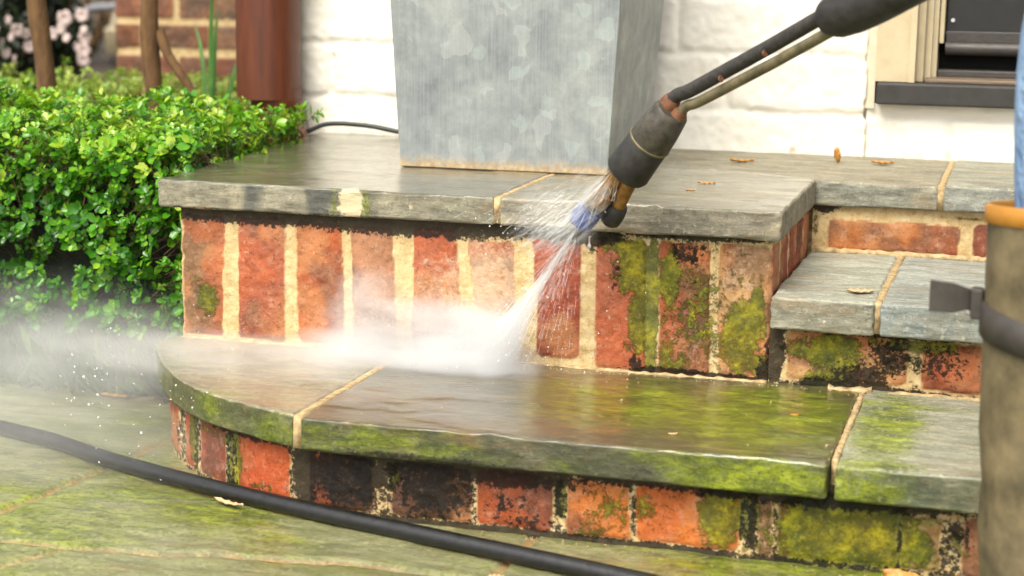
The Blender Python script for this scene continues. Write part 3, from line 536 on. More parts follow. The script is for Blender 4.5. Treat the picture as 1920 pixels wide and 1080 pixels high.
# ------------------------------------------------------------------ zinc planter
pl = empty('zinc_planter', (.345, .36, ZU), 'tall tapered galvanised zinc planter with rusty base standing on the platform', 'planter')
def ring(x0, x1, w_, z, tx):
    a = math.radians(1.2); cx, cy_ = .338, .226; R = lambda px_, py_: (cx+px_*math.cos(a)-py_*math.sin(a), cy_+px_*math.sin(a)+py_*math.cos(a), z)
    h = w_/2; d0 = -tx; return [R(-h, d0), R(h, d0), R(h, w_+d0), R(-h, w_+d0)]
Vp = []; lev = [(0, .274, ZU+.0008), (.006, .276, ZU+.004), (.010, .290, .53), (.03, .345, .95), (.032, .352, .95), (.032, .352, .965), (.022, .332, .965), (.022, .330, .90)]
# front face leans a little outwards with height
for tx, w_, z in [(0, .2740, ZU+.001), (.0005, .2745, .33), (.004, .2990, .535), (.016, .325, .95), (.021, .335, .95), (.021, .335, .966), (.011, .315, .966), (.010, .312, .90)]: Vp += ring(0, 0, w_, z, tx)
Fp = [(0, 3, 2, 1)]+[(i*4+k, i*4+(k+1) % 4, i*4+4+(k+1) % 4, i*4+4+k) for i in range(7) for k in range(4)]
o = pymesh('zinc_box', Vp, Fp, M_ZINC, pl, smooth=False, bevel=.0013)
so_ = pymesh('potting_soil', [Vector(v)+Vector((0, 0, .005)) for v in ring(0, 0, .31, .90, .010)], [(0, 1, 2, 3)], M_SOIL, pl, smooth=False)
foot = pymesh('base_plate', ring(0, 0, .268, ZU, -.002)+ring(0, 0, .268, ZU+.0012, -.002), [(0, 3, 2, 1), (4, 5, 6, 7), (0, 1, 5, 4), (1, 2, 6, 5), (2, 3, 7, 6), (3, 0, 4, 7)], M_DOOR, pl, smooth=False)
tag(tube('power_cable', [(-.078, .568, .320), (-.066, .57, .3245), (-.045, .572, .333), (-.017, .572, .3355), (.03, .571, .3335), (.08, .57, .3265), (.14, .565, .3225), (.2, .56, .3225)], .0036, M_CABLE, None, 10, sub=6), 'thin black cable arching behind the planter along the white wall', 'cable')
# ------------------------------------------------------------------ hose on the paving
hp = [(-1.2, .33, .0252), (-.8, .14, .0252), (-.45, -.03, .0252), (-.181, -.126, .0252), (-.09, -.158, .0252), (.009, -.207, .0252), (.138, -.258, .0252), (.281, -.305, .0252), (.435, -.348, .0252), (.553, -.379, .0252), (.668, -.411, .0252), (.85, -.47, .0252), (1.2, -.62, .0252), (1.9, -.9, .0252)]
tag(tube('pressure_hose', hp, .0090, M_HOSE, None, 20, sub=8), 'black rubber pressure hose lying across the green paving in front of the lower step', 'hose')
# ------------------------------------------------------------------ pressure-washer lance
lance = empty('spray_lance', (.55, -.07, .33), 'black twin-tube pressure washer lance with rusty ferrule and blue nozzle spraying the steps', 'lance')
A0, A1 = Vector((.569, -.085, .362)), Vector((.623, -.115, .433))     # sleeve mouth, collar top
ax = (A1-A0).normalized()
at = lambda t: A0+ax*t
LN = (A1-A0).length
tube('rubber_sleeve', [at(-.001), at(.0), at(.004), at(.045), at(.047)], [.0195, .0228, .0246, .0228, .0215], M_RUBBER, lance, 40)
tube('metal_collar', [at(.047), at(.049), at(.068), at(LN-.003), at(LN)], [.0228, .0236, .0222, .0190, .0170], simple('dull_collar', S(58, 54, 48), S(104, 98, 84), 90, .45, .7, .4, metal=.3), lance, 40)
tube('collar_rim', [at(.0455), at(.048), at(.0495)], [.0230, .0242, .0236], M_OLIVE, lance, 40)
sd_ = (Vector((.30, -.1, -.95))).normalized(); sd_ = (sd_-ax*sd_.dot(ax)).normalized()   # across the axis, towards lower right
b1, b2 = at(LN)-sd_*.0075, at(LN)+sd_*.0085
h1, h2 = Vector((.796, -.247, .5420)), Vector((.801, -.251, .5260))
def bend(a, b): return [a-ax*.008, a+ax*.006, a+ax*.012+(b-a).normalized()*.006, a+ax*.006+(b-a)*.12, a+ax*.003+(b-a)*.35, a+(b-a)*.65, b]
mid = (h1-b1).normalized()
t1 = tube('lance_tube', bend(b1, h1), .0074, M_PAINTTUBE, lance, 20, sub=6); t1['label'] = 'black chipped tube of the lance'
t2 = tube('lance_tube', bend(b2, h2), .0055, M_OLIVE, lance, 20, sub=6); t2['label'] = 'bare olive metal tube of the lance'
tube('rusty_ferrule', [b1-ax*.003, b1+ax*.005, b1+ax*.010], [.0112, .0102, .0084], M_RUST, lance, 20)
tube('rusty_ferrule', [b2-ax*.003, b2+ax*.003, b2+ax*.008], [.0088, .0078, .0064], M_RUST, lance, 20)
for k, t in enumerate((.35, .62)): tube('weld_spot', [b1.lerp(h1, t)+Vector((.0, -.0085, -.004)), b1.lerp(h1, t)+Vector((.002, -.0095, -.0035))], .0035, M_RUST, lance, 8)
gd = (Vector((.845, -.285, .561))-Vector((.787, -.245, .533))).normalized(); g0 = Vector((.790, -.246, .5345))
gp = lambda t, k=1: g0+gd*t+Vector((0, 0, -.006*math.sin(min(t, .1)*20)*k))
tube('handle_grip', [gp(0), gp(.004), gp(.018), gp(.04), gp(.07), gp(.11), gp(.2), gp(.44), gp(.46)], [.0125, .017, .0215, .022, .0205, .019, .018, .018, .016], M_RUBBER, lance, 32, sub=3)
# brass tips: the blue spraying one and the idle black one behind
N0 = Vector((.512, -.064, .300)); S0 = at(.0)-sd_*.006
e1 = (S0-N0).normalized(); q1 = lambda t: N0+e1*t; L1 = (S0-N0).length
tube('brass_stem', [q1(.020), q1(.032), q1(.034), q1(.050), q1(.052), q1(L1)], [.009, .010, .013, .013, .009, .0095], M_BRASS, lance, 24)
tube('nozzle', [q1(0), q1(.002), q1(.012), q1(.024), q1(.026)], [.008, .0135, .0150, .0145, .011], M_BLUE, lance, 28)['label'] = 'blue plastic spraying nozzle'
tube('nozzle', [q1(.026), q1(.028), q1(.034)], [.0125, .014, .012], M_RUBBER, lance, 24)
N1 = Vector((.546, -.052, .307)); S1 = at(.004)+sd_*.008; e2 = (S1-N1).normalized(); q2 = lambda t: N1+e2*t; L2 = (S1-N1).length
tube('brass_stem', [q2(.014), q2(.022), q2(.024), q2(L2)], [.009, .0085, .0080, .0085], M_BRASS, lance, 24)
tube('nozzle', [q2(-.006), q2(-.003), q2(.008), q2(.020), q2(.023)], [.009, .0115, .0125, .0115, .009], M_RUBBER, lance, 28)['label'] = 'idle black nozzle behind the blue one'
#PART2
# ------------------------------------------------------------------ foliage
LT = np.array([(0, 0, 0), (.36, .42, .05), (.40, 0, -.02), (.36, -.42, .05), (.75, .46, .02), (.78, 0, -.05), (.75, -.46, .02), (1, 0, -.03)])
LF = np.array([(0, 3, 2, 0), (0, 2, 1, 0), (1, 2, 5, 4), (2, 3, 6, 5), (4, 5, 7, 4), (5, 6, 7, 5)])
LFt = np.array([(0, 3, 2), (0, 2, 1), (1, 2, 5), (1, 5, 4), (2, 3, 6), (2, 6, 5), (4, 5, 7), (5, 6, 7)])
def nrmz(v): return v/np.maximum(np.linalg.norm(v, axis=-1, keepdims=True), 1e-9)
def leaves(name, base, axis, nrm, ln, wd, rnd, mat, root=None, fold=1.):
    a = nrmz(axis); s = nrmz(np.cross(nrm, a)); n = np.cross(a, s)
    ln, wd = np.broadcast_to(ln, len(a)), np.broadcast_to(wd, len(a))
    V = base[:, None]+a[:, None]*(LT[None, :, 0:1]*ln[:, None, None])+s[:, None]*(LT[None, :, 1:2]*wd[:, None, None])+n[:, None]*(LT[None, :, 2:3]*ln[:, None, None]*2*fold)
    F = (LFt[None]+np.arange(len(a))[:, None, None]*8).reshape(-1, 3)
    me = bpy.data.meshes.new(name); m1 = np.zeros((len(a)*8, 4), np.float32); m1[:, 0] = np.repeat(rnd, 8)
    fill(me, V.reshape(-1, 3), F, m1); return link(name, me, mat, root)
def sprigs(pts, dirs, per, ln, spread=.9, stem=.016):
    n = len(pts); B, A, N, L, K = [], [], [], [], []
    d = nrmz(dirs+rng.normal(0, .28, (n, 3))); t = nrmz(np.cross(d, rng.normal(0, 1, (n, 3)))); b = np.cross(d, t)
    tone = rng.normal(0, .12, n); szz = rng.uniform(.65, 1.25, n)
    for k in range(per):
        ph = k*2.4+rng.uniform(-.3, .3, n); q = (k//2)/(per/2); up = (.35+.55*q)*rng.uniform(.7, 1.3, n)
        rad = t*np.cos(ph)[:, None]+b*np.sin(ph)[:, None]
        ax_ = nrmz(rad*spread+d*up[:, None]); B.append(pts+d*(stem*q)+rad*.0008); A.append(ax_)
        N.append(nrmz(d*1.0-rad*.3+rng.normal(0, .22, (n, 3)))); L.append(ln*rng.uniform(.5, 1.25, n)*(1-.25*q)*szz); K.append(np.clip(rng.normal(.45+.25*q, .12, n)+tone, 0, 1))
    return map(np.concatenate, (B, A, N, L, K))
def twigs(name, P0, P1, r_, mat, root):
    n = len(P0); d = nrmz(P1-P0); s = nrmz(np.cross(d, rng.normal(0, 1, (n, 3)))); t = np.cross(d, s); V = []
    for k in range(3):
        w_ = (s*math.cos(k*2.094)+t*math.sin(k*2.094))*r_; V += [P0+w_, P1+w_*.6]
    V = np.stack(V, 1).reshape(-1, 3); F0 = np.array([(0, 2, 3, 1), (2, 4, 5, 3), (4, 0, 1, 5)]); F = (F0[None]+np.arange(n)[:, None, None]*6).reshape(-1, 4)
    me = bpy.data.meshes.new(name); fill(me, V, F); return link(name, me, mat, root)
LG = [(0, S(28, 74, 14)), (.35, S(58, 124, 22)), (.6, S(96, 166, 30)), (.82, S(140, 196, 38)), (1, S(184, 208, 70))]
M_LEAF = mat_leaf('hedge_leaf', LG, .3, .28); M_LEAF2 = mat_leaf('back_hedge_leaf', [(0, S(60, 104, 30)), (.5, S(126, 174, 50)), (1, S(196, 214, 104))], .4, .5)
M_DARKLEAF = mat_leaf('dark_shrub_leaf', [(0, S(16, 26, 12)), (.6, S(34, 52, 20)), (1, S(64, 82, 30))], .15, .5)
M_BLADE = mat_leaf('grass_blade', [(0, S(44, 84, 24)), (.6, S(84, 134, 48)), (.92, S(120, 160, 70)), (1, S(196, 160, 96))], .3, .5)
M_TWIG = simple('brown_twigs', S(70, 50, 30), S(120, 92, 58), 60, .8)
M_INNER = simple('hedge_inner_shade', S(12, 20, 8), S(26, 40, 14), 40, .9, bump=1, bd=.01)  # near-black core colour stands in for the shade deep between the leaves
def hedge(name, label, x0, x1, y0, y1, z0, z1, n_shell, per, ln, mat, xr=None, layers=((0, 1.), (.022, .8), (.05, .6)), tone=0):
    root = empty(name, ((x0+x1)/2, (y0+y1)/2, 0), label, 'hedge'); hx, hy = (x1-x0)/2, (y1-y0)/2; cx, cy_ = (x0+x1)/2, (y0+y1)/2
    PB, PD = [], []
    for ins, fr in layers:
        for fc, ar in (('top', (x1-x0)*(y1-y0)), ('front', (x1-x0)*(z1-z0)), ('right', (y1-y0)*(z1-z0))):
            k = int(n_shell*ar*fr); a, b = rng.uniform(0, 1, k), rng.uniform(0, 1, k)
            if fc == 'top': p = np.stack([x0+a*(x1-x0), y0+b*(y1-y0), np.full(k, z1-ins)], -1); d = np.tile((0, -.1, 1.), (k, 1))
            elif fc == 'front': p = np.stack([x0+a*(x1-x0), np.full(k, y0+ins), z0+b*(z1-z0)], -1); d = np.tile((0, -1., .55), (k, 1))
            else: p = np.stack([np.full(k, x1-ins), y0+a*(y1-y0), z0+b*(z1-z0)], -1); d = np.tile((1., 0, .55), (k, 1))
            PB.append(p); PD.append(d)
    p, d = np.concatenate(PB), np.concatenate(PD)
    # rounded shoulder and lumpy, uneven outline
    fy, fz, fx_ = y0+.05-p[:, 1], p[:, 2]-(z1-.05), p[:, 0]-(x1-.05); e = .05
    sh = (fy > 0) & (fz > 0); q = np.hypot(fy, fz); s_ = np.where(sh & (q > e), e/np.maximum(q, 1e-6), 1)
    p[:, 1] = np.where(sh, y0+.05-fy*s_, p[:, 1]); p[:, 2] = np.where(sh, z1-.05+fz*s_, p[:, 2])
    d = d+np.where(sh[:, None], np.array([0, -.3, .5]), 0)
    lump = (fbm(p[:, 0], p[:, 1], p[:, 2], 11, 3, 5)-.5)*.07+rng.normal(0, .006, len(p)); dn = nrmz(d); p = p+dn*lump[:, None]
    if xr is not None: keep = p[:, 0] < xr(p[:, 1], p[:, 2])+rng.normal(0, .006, len(p)); p, d = p[keep], d[keep]
    keep = fbm(p[:, 0], p[:, 1], p[:, 2], 26, 2, 9) > .40; p, d = p[keep], d[keep]
    B, A, N, L, K = sprigs(p, d, per, ln)
    hgt = (B[:, 2]-z0)/(z1-z0); K = np.clip(K-.08+.24*np.clip((hgt-.62)/.3, 0, 1)+.1*(fbm(B[:, 0], B[:, 1], B[:, 2], 18, 2, 2)-.5)*2+tone, 0, 1)  # sunlit hedge top put into the leaf colour: paler tone with height
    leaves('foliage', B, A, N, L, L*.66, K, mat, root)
    m = min(len(p), 5000); sel = rng.permutation(len(p))[:m]; dd = nrmz(d[sel]); twigs('twigs', p[sel]-dd*.05+rng.normal(0, .012, (m, 3)), p[sel]+dd*.012, .0007, M_TWIG, root)
    return root
edge_x = lambda y, z: np.where(z > ZU-.006, -.035-.055*np.clip(y, 0, .6)+.02*(z > ZU+.02)+.05*(y > .42)*(z > ZU+.01), -.022)
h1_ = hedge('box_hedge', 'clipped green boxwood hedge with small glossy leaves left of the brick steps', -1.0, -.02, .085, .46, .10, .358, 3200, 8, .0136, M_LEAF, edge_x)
box('hedge_shade_core', (-1.0, .155, .06), (-.08, .43, .300), M_INNER, h1_, 0)
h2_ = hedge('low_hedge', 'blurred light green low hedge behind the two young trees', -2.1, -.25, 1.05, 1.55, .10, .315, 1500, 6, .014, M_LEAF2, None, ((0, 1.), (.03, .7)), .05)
box('hedge_shade_core', (-2.1, 1.12, .0), (-.25, 1.5, .26), M_INNER, h2_, 0)
# young trees
def tree(x, y, rb, lean, label, seed, sidebranch=False):
    R = random.Random(seed); g_ = np.random.default_rng(seed)
    root = empty('young_tree', (x, y, 0), label, 'tree', None)
    pts = [(x+lean*z*(1+.15*math.sin(z*9+seed))+.006*math.sin(z*14+seed), y+.008*math.sin(z*9), z) for z in np.linspace(-.02, 1.5, 26)]
    rr = [rb*(1.25-.35*min(1, i/5))*(1-.45*i/25)*(1+.06*math.sin(i*2.1+seed)) for i in range(26)]
    tube('trunk', pts, rr, M_BARK, root, 18, sub=3)
    if sidebranch: tube('branch', [(x+.004, y+.0, .455), (x+.02, y-.004, .42), (x+.045, y-.006, .385), (x+.066, y-.004, .352), (x+.078, y, .30)], [.010, .0085, .008, .0075, .007], M_BARK, root, 10, sub=4)
    tops = []
    for k in range(7):
        a = k*2.4; z = 1.15+.05*k; p0 = Vector((pts[int(z/1.52*25)][0], y, z)); p1 = p0+Vector((math.cos(a)*.35, math.sin(a)*.35, .35+R.uniform(0, .2)))
        tube('branch', [p0, p0.lerp(p1, .5)+Vector((0, 0, .05)), p1], [.010, .007, .003], M_BARK, root, 8, sub=3); tops += [p1, p0.lerp(p1, .65)]
    P = np.concatenate([np.array(t_)+g_.normal(0, .11, (110, 3)) for t_ in tops]); D = nrmz(g_.normal(0, 1, P.shape)+np.array([0, 0, .6]))
    B, A, N, L, K = sprigs(P, D, 5, .03); leaves('crown', B, A, N, L, L*.6, K, M_LEAF2, root); return root
tree(-.655, .80, .0215, -.006, 'thin brown tree trunk rising behind the hedge at the far left', 3)
tree(-.440, .80, .0195, -.010, 'crooked brown tree trunk with a low side branch behind the hedge', 5, True)
# strap leaves
bl = empty('strap_leaf_plant', (-.45, 1.0, 0), 'blurred plant with long thin green blades beside the crooked trunk', 'plant')
for k, (dx, dy, h_) in enumerate([(-.07, 0, .42), (-.035, .02, .47), (.015, 0, .50), (.05, .02, .43), (-.10, .01, .37), (.02, -.02, .55), (.075, 0, .38)]):
    tube('blade', [(-.44, 1.0, .0), (-.44+dx*.25, 1.0+dy*.5, h_*.5), (-.44+dx*.7, 1.0+dy, h_*.85), (-.44+dx*1.25, 1.0+dy*1.6, h_*.97)], [.004, .005, .004, .001], simple('green_blade', S(66, 116, 40), S(96, 150, 60), 30, .5) if k == 0 else bpy.data.materials['green_blade'], bl, 6, flat=.3, sub=4)
# garden wall behind
gw = empty('brick_garden_wall', (-.7, 2.0, 0), 'blurred red and brown brick garden wall behind the trees', 'wall')
gb = []; z = -.02; k = 0
while z < 1.2:
    x = -.17+(.0 if k % 2 else .09)
    while x < 1.4:
        gb.append((x+.006, x+.172)*2+(z+.008, z+.0655, random.choice([S(136, 94, 76), S(126, 90, 72), S(112, 84, 66), S(92, 72, 54), S(142, 92, 72), S(124, 102, 86)]), .1)); x += .18
    z += .0735; k += 1
strip('brick_face', [(-1.165, 2.3), (-1.165, 2.0), (-.1, 2.0)], -.02, 1.2, gb, gw, step=.005, var=.35, seed=81, rec=.003, black=[(-.6, .3, 1, .02, .3)])
box('wall_core', (-1.16, 2.006, -.02), (-.1, 2.3, 1.2), M_MORT, gw, 0)
# dark flowering shrub with pale blooms beyond
def shrub(label, x, y, rx, ry, rz, n, nb, seed, name='flowering_shrub', zc=None, cat='shrub'):
    g_ = np.random.default_rng(seed); root = empty(name, (x, y, 0), label, cat)
    c = np.array([x, y, zc or rz*.9]); v = nrmz(g_.normal(0, 1, (n, 3))); rad = g_.uniform(.55, 1, n)[:, None]**.5
    lum = .75+.5*fbm(v[:, 0]+3, v[:, 1]+3, v[:, 2]+3, 2.2, 2, seed)[:, None]; P = c+v*rad*lum*np.array([rx, ry, rz]); P = P[P[:, 2] > .02]
    B, A, N, L, K = sprigs(P, P-c+np.array([0, 0, .1]), 5, .045, stem=.04); leaves('foliage', B, A, N, L, L*.5, K*.8, M_DARKLEAF, root)
    for k in range(6):
        a = k*1.05; tube('stem', [(x+.03*math.cos(a), y+.03*math.sin(a), -.02), (x+rx*.3*math.cos(a), y+ry*.3*math.sin(a), rz*.6), (x+rx*.6*math.cos(a), y+ry*.6*math.sin(a), rz*1.2)], [.02, .014, .006], M_BARK, root, 8, sub=3)
    return root, c
sh1, _ = shrub('dark leafy shrub dotted with pale pink blooms at the far left', -1.88, 2.58, .25, .20, .34, 1100, 0, 4)
bl_sp = [(-1.745+.00166*a, .456-.00142*b) for a, b in ((15, 42), (28, 74), (42, 60), (50, 92), (4, 84), (9, 106), (21, 116), (48, 68), (97, 66), (118, 36), (122, 56), (134, 72), (150, 30), (152, 72), (144, 90), (160, 94), (112, 50), (156, 56), (160, 112), (0, 60))]
fl0 = None
for k, (fx, fz) in enumerate(bl_sp):
    V, F = [], []
    if fl0 is None:
        for q in range(5):
            a = q*2*math.pi/5; c_, s_ = math.cos(a), math.sin(a); R3 = .02
            for rr_, ww, yy in ((.002, .003, 0), (R3*.6, .011, -.006), (R3, .009, -.004), (R3*1.15, .002, .0)):
                V += [(c_*rr_-s_*ww, yy, s_*rr_+c_*ww), (c_*rr_+s_*ww, yy, s_*rr_-c_*ww)]
            for j in range(3): b_ = q*8+j*2; F.append((b_, b_+1, b_+3, b_+2))
        fl0 = pymesh('blossom', [Vector(v)*1.25 for v in V], F, M_PETAL, None); o = fl0
    else: o = fl0.copy(); COL.objects.link(o)
    o.parent = sh1; o.location = Vector((fx, 2.40+random.uniform(-.03, .02), fz))-sh1.location; s_ = random.uniform(.35, .8); o.scale = (s_, s_, s_); o.rotation_euler = (random.uniform(-.3, .5), random.uniform(0, 6), random.uniform(-.4, .4))
shrub('tall dark evergreen shrub filling the shade behind the pale blooms', -3.15, 4.2, .55, .6, .75, 2200, 0, 8, 'evergreen_shrub')
shrub('dark rounded shrub overhanging the beige car beyond the garden', -1.75, 4.3, .8, .45, .5, 2000, 0, 9, 'evergreen_shrub', 1.0)
shrub('broad dark shrub at the very back left of the garden', -3.9, 6.6, 1.6, .8, 1.2, 2200, 0, 10, 'evergreen_shrub')
shrub('dark shrub standing behind the beige car', -2.4, 7.4, 1.6, .8, 1.3, 2200, 0, 12, 'evergreen_shrub')
# parked car beyond, only its lower nose shows
car = empty('parked_car', (-2.75, 5.9, .0), 'pale beige car parked far back, mostly hidden by shrubs and the brick wall', 'car')
def loft(name, secs, mat, root, bevel=0):
    n = len(secs[0]); V = [p for s_ in secs for p in s_]; F = [(i*n+k, i*n+(k+1) % n, (i+1)*n+(k+1) % n, (i+1)*n+k) for i in range(len(secs)-1) for k in range(n)]
    F += [tuple(range(n))[::-1], tuple((len(secs)-1)*n+k for k in range(n))]; o = pymesh(name, V, F, mat, root); sharp(o, 35); return o
def sec(x, w0, zb, zt, yc=5.9): return [(x, yc-w0*.86, zb), (x, yc-w0, zb+.06), (x, yc-w0*1.0, (zb+zt)/2), (x, yc-w0*.93, zt-.03), (x, yc-w0*.8, zt), (x, yc+w0*.8, zt), (x, yc+w0*.93, zt-.03), (x, yc+w0, (zb+zt)/2), (x, yc+w0, zb+.06), (x, yc+w0*.86, zb)]
loft('body', [sec(-3.02, .45, .17, .30), sec(-2.99, .62, .14, .36), sec(-2.9, .70, .12, .42), sec(-2.5, .74, .12, .50), sec(-1.9, .75, .12, .56), sec(-.6, .75, .12, .58), sec(.3, .72, .12, .56), sec(.5, .62, .16, .50)], M_CAR, car)
loft('cabin', [sec(-2.1, .62, .54, .56), sec(-1.6, .58, .54, .90), sec(-.9, .57, .54, .95), (sec(-.3, .58, .54, .90)), sec(.1, .62, .54, .57)], M_GLASS, car)
loft('roof', [sec(-1.62, .52, .89, .93), sec(-.9, .55, .93, .98), sec(-.28, .52, .89, .93)], M_CAR, car)
loft('bumper', [[(x, y_+dy, z_) for y_, z_ in ((5.155, .13), (5.135, .17), (5.135, .235), (5.155, .25), (5.3, .25), (5.3, .13))] for x, dy in ((-3.0, .12), (-2.9, .03), (-2.6, 0), (-2.3, 0))], M_CAR, car)
tube('hood_edge', [(-3.10, 5.12, .285), (-3.02, 5.06, .318), (-2.9, 5.03, .340), (-2.75, 5.03, .352), (-2.6, 5.05, .352)], [.010, .016, .018, .018, .014], M_CARW, car, 14, sub=4)
tube('headlight', [(-2.72, 5.17, .33), (-2.72, 5.12, .33)], [.05, .042], M_CARW, car, 20)
for x in (-2.45, -.25):
    for y_ in (5.16, 6.55): wh = tube('wheel', [(x, y_, .15), (x, y_+.1, .15)], .16, M_TYRE, car, 28); rm = tube('rim', [(x, y_-.004, .15), (x, y_+.104, .15)], .095, M_CARW, wh, 20)
# ------------------------------------------------------------------ grass and litter on the bed
n = 5200; gx, gy = rng.uniform(-.95, -.02, n), .09+np.abs(rng.normal(0, .07, n))+.05*rng.uniform(0, 1, n)
P = np.stack([gx, gy, np.full(n, .008)], -1); D = nrmz(np.stack([rng.normal(0, .6, n), rng.normal(-.25, .4, n), np.ones(n)], -1))
keep = fbm(gx, gy, 0*gx, 22, 2, 3) > .46; P, D = P[keep], D[keep]; m = len(P)
gr = leaves('grass', P, D, nrmz(rng.normal(0, 1, (m, 3))+np.array([0, -1, .2])), rng.uniform(.03, .11, m), rng.uniform(.0016, .0028, m), rng.uniform(0, 1, m), M_BLADE); tag(gr, 'sparse grass blades growing from the soil under the hedge', 'grass', kind='stuff')
n = 500; P = np.stack([rng.uniform(-.9, -.02, n), rng.uniform(.09, .3, n), np.full(n, .018)], -1); D = nrmz(np.stack([rng.normal(0, 1, n), rng.normal(0, 1, n), rng.normal(0, .25, n)], -1))
lt_ = leaves('leaf_litter', P, D, nrmz(np.array([0, 0, 1.])+rng.normal(0, .3, (n, 3))), rng.uniform(.012, .03, n), rng.uniform(.006, .014, n), rng.uniform(0, 1, n), mat_leaf('litter', [(0, S(70, 48, 28)), (.6, S(140, 92, 54)), (1, S(206, 150, 96))], .1, .7)); tag(lt_, 'brown leaf litter on the planting bed', 'leaf litter', kind='stuff')
def dry_leaf(x, y, z, ln, wd, rot, label, mat, curl=.35, tilt=0, twist=0):
    V, F = [], []; nu, nv = 12, 7
    for i in range(nu+1):
        t = i/nu; wv = wd/2*math.sin(math.pi*min(1, t*1.02+.0))**.7*(1.1-.35*t)+.0004
        for j in range(nv):
            s_ = (j/(nv-1)-.5)*2; V.append((t*ln-ln/2, s_*wv, curl*(s_*s_*wd*.22)+curl*.28*ln*(t-.5)**2+.0006*math.sin(i*1.9+j*.8)+.0004*abs(s_)*math.sin(i*4.1)))
    for i in range(nu):
        for j in range(nv-1): F.append((i*nv+j, (i+1)*nv+j, (i+1)*nv+j+1, i*nv+j+1))
    me = bpy.data.meshes.new('fallen_leaf'); me.from_pydata(V, [], F); o = link('fallen_leaf', me, mat)
    md = o.modifiers.new('thickness', 'SOLIDIFY'); md.thickness = .00025
    o.location = (x, y, z+.0012); o.rotation_euler = (twist, tilt, rot); tag(o, label, 'leaf', 'fallen leaves on the stones'); return o
for a in [(.61, .445, ZU, .032, .014, .1, 'narrow orange leaf on the upper platform right of the planter', M_LEAFDRY, .9), (.728, .505, ZU+.007, .022, .013, 1.3, 'crumpled orange leaf standing on edge against the white wall', M_LEAFDRY, 1.4, 1.2, .4),
          (.792, .50, ZU, .030, .016, .0, 'flat orange leaf on the platform below the door sill', M_LEAFDRY, .7), (.606, .20, ZU, .022, .011, .2, 'tiny yellow leaf scrap just right of the lance sleeve', M_LEAFDRY, .3), (.600, .125, ZU, .012, .007, .6, 'small orange crumb of leaf near the platform front edge', M_LEAFDRY, .3),
          (.812, .025, ZM+.001, .030, .019, .15, 'yellow leaf lying alone on the middle step beside its mortar joint', M_LEAFTAN, .5), (.905, -.335, .018, .062, .028, -.35, 'large curled orange leaf on the paving below the mossy bricks', M_LEAFDRY, 1.1, .1, .3), (.198, -.297, .018, .042, .008, -.35, 'thin pale leaf strip beside the hose', M_LEAFTAN, .8),
          (-.335, .13, .016, .085, .045, .7, 'large pale brown leaf on the bed edge at the far left', M_LEAFTAN, .8, -.2, .2), (-.14, .085, .016, .05, .012, .0, 'long orange leaf lying under the mist by the bed edge', M_LEAFDRY, .5), (.528, -.42, .016, .016, .013, .3, 'round whitish leaf scrap on the paving under the hose', M_LEAFTAN, .3),
          (.66, -.255, ZL, .010, .004, .5, 'tiny yellow scrap on the wet lower slab near its front edge', M_LEAFTAN, .3), (.765, -.14, ZL, .009, .006, .2, 'tiny orange scrap on the green part of the lower slab', M_LEAFDRY, .3)]: dry_leaf(*a)
n = 520; a = rng.uniform(0, 1, n); gx = np.where(a < .45, rng.uniform(.3, 1.1, n), rng.uniform(.0, 1.1, n)); gy = np.where(a < .45, -.012-np.abs(rng.normal(0, .006, n)), np.where(a < .75, rng.uniform(-.30, -.02, n), -.292-np.abs(rng.normal(0, .012, n))))
gz = np.where(a < .75, ZL+.0004, .0165); gx = np.where((a >= .75) & (gx < .3), gx+.35, gx); gx = np.where((a < .75) & (gx < .12), gx+.3, gx); R_ = rng.uniform(.0004, .0013, n)
cv_ = np.array([(-1, 0, -.5), (0, -1, -.4), (1, 0, -.5), (0, 1, -.4), (.2, .1, .8)]); V = (cv_[None]*(R_[:, None, None]*rng.uniform(.6, 1.6, (n, 5, 3)))+np.stack([gx, gy, gz], -1)[:, None]).reshape(-1, 3)
F = (np.array([(0, 1, 4), (1, 2, 4), (2, 3, 4), (3, 0, 4)])[None]+np.arange(n)[:, None, None]*5).reshape(-1, 3); me = bpy.data.meshes.new('grit'); fill(me, V, F)
tag(link('grit', me, simple('mortar_grit', S(120, 90, 56), S(226, 200, 156), 90, .8), None, False), 'loose crumbs of mortar grit washed along the treads and paving', 'grit', kind='stuff')
# ------------------------------------------------------------------ water: jet strands, droplets, mist
def mat_water():
    g = G('white_water'); q = g.n('BsdfPrincipled'); q.inputs['Base Color'].default_value = (.92, .93, .92, 1); q.inputs['Roughness'].default_value = .15
    t = g.n('BsdfTransparent'); mx = g.n('MixShader'); mx.inputs[0].default_value = .14; g.l(t.outputs[0], mx.inputs[1]); g.l(q.outputs[0], mx.inputs[2]); g.l(mx.outputs[0], g.out.inputs[0]); return g.m
def mat_drop():
    g = G('water_drop'); return g.pr((.95, .96, .95, 1), .03, None, Transmission_Weight=.75, IOR=1.33)
M_WATER, M_DROP = mat_water(), mat_drop()
def strands(P0, P1, r0, r1):
    n = len(P0); d = nrmz(P1-P0); s = nrmz(np.cross(d, rng.normal(0, 1, (n, 3)))); t = np.cross(d, s); V = []
    for k in range(4):
        w_ = s*math.cos(k*math.pi/2)+t*math.sin(k*math.pi/2); V += [P0+w_*r0[:, None], P1+w_*r1[:, None]]
    V = np.stack(V, 1).reshape(-1, 3); F0 = np.array([(0, 2, 3, 1), (2, 4, 5, 3), (4, 6, 7, 5), (6, 0, 1, 7)]); return V, (F0[None]+np.arange(n)[:, None, None]*8).reshape(-1, 4)
Nz = np.array([.511, -.065, .297]); Tg = np.array([.405, -.055, .128])
VV, FF, off = [], [], 0
def add(P0, P1, r0, r1):
    global off
    V, F = strands(P0, P1, r0, r1); VV.append(V); FF.append(F+off); off += len(V)
n = 320; t0 = rng.uniform(0, .75, n); t1 = t0+rng.uniform(.06, .22, n); sp = rng.normal(0, 1, (n, 3))*np.array([.020, .010, .006]); tgt = Tg+sp
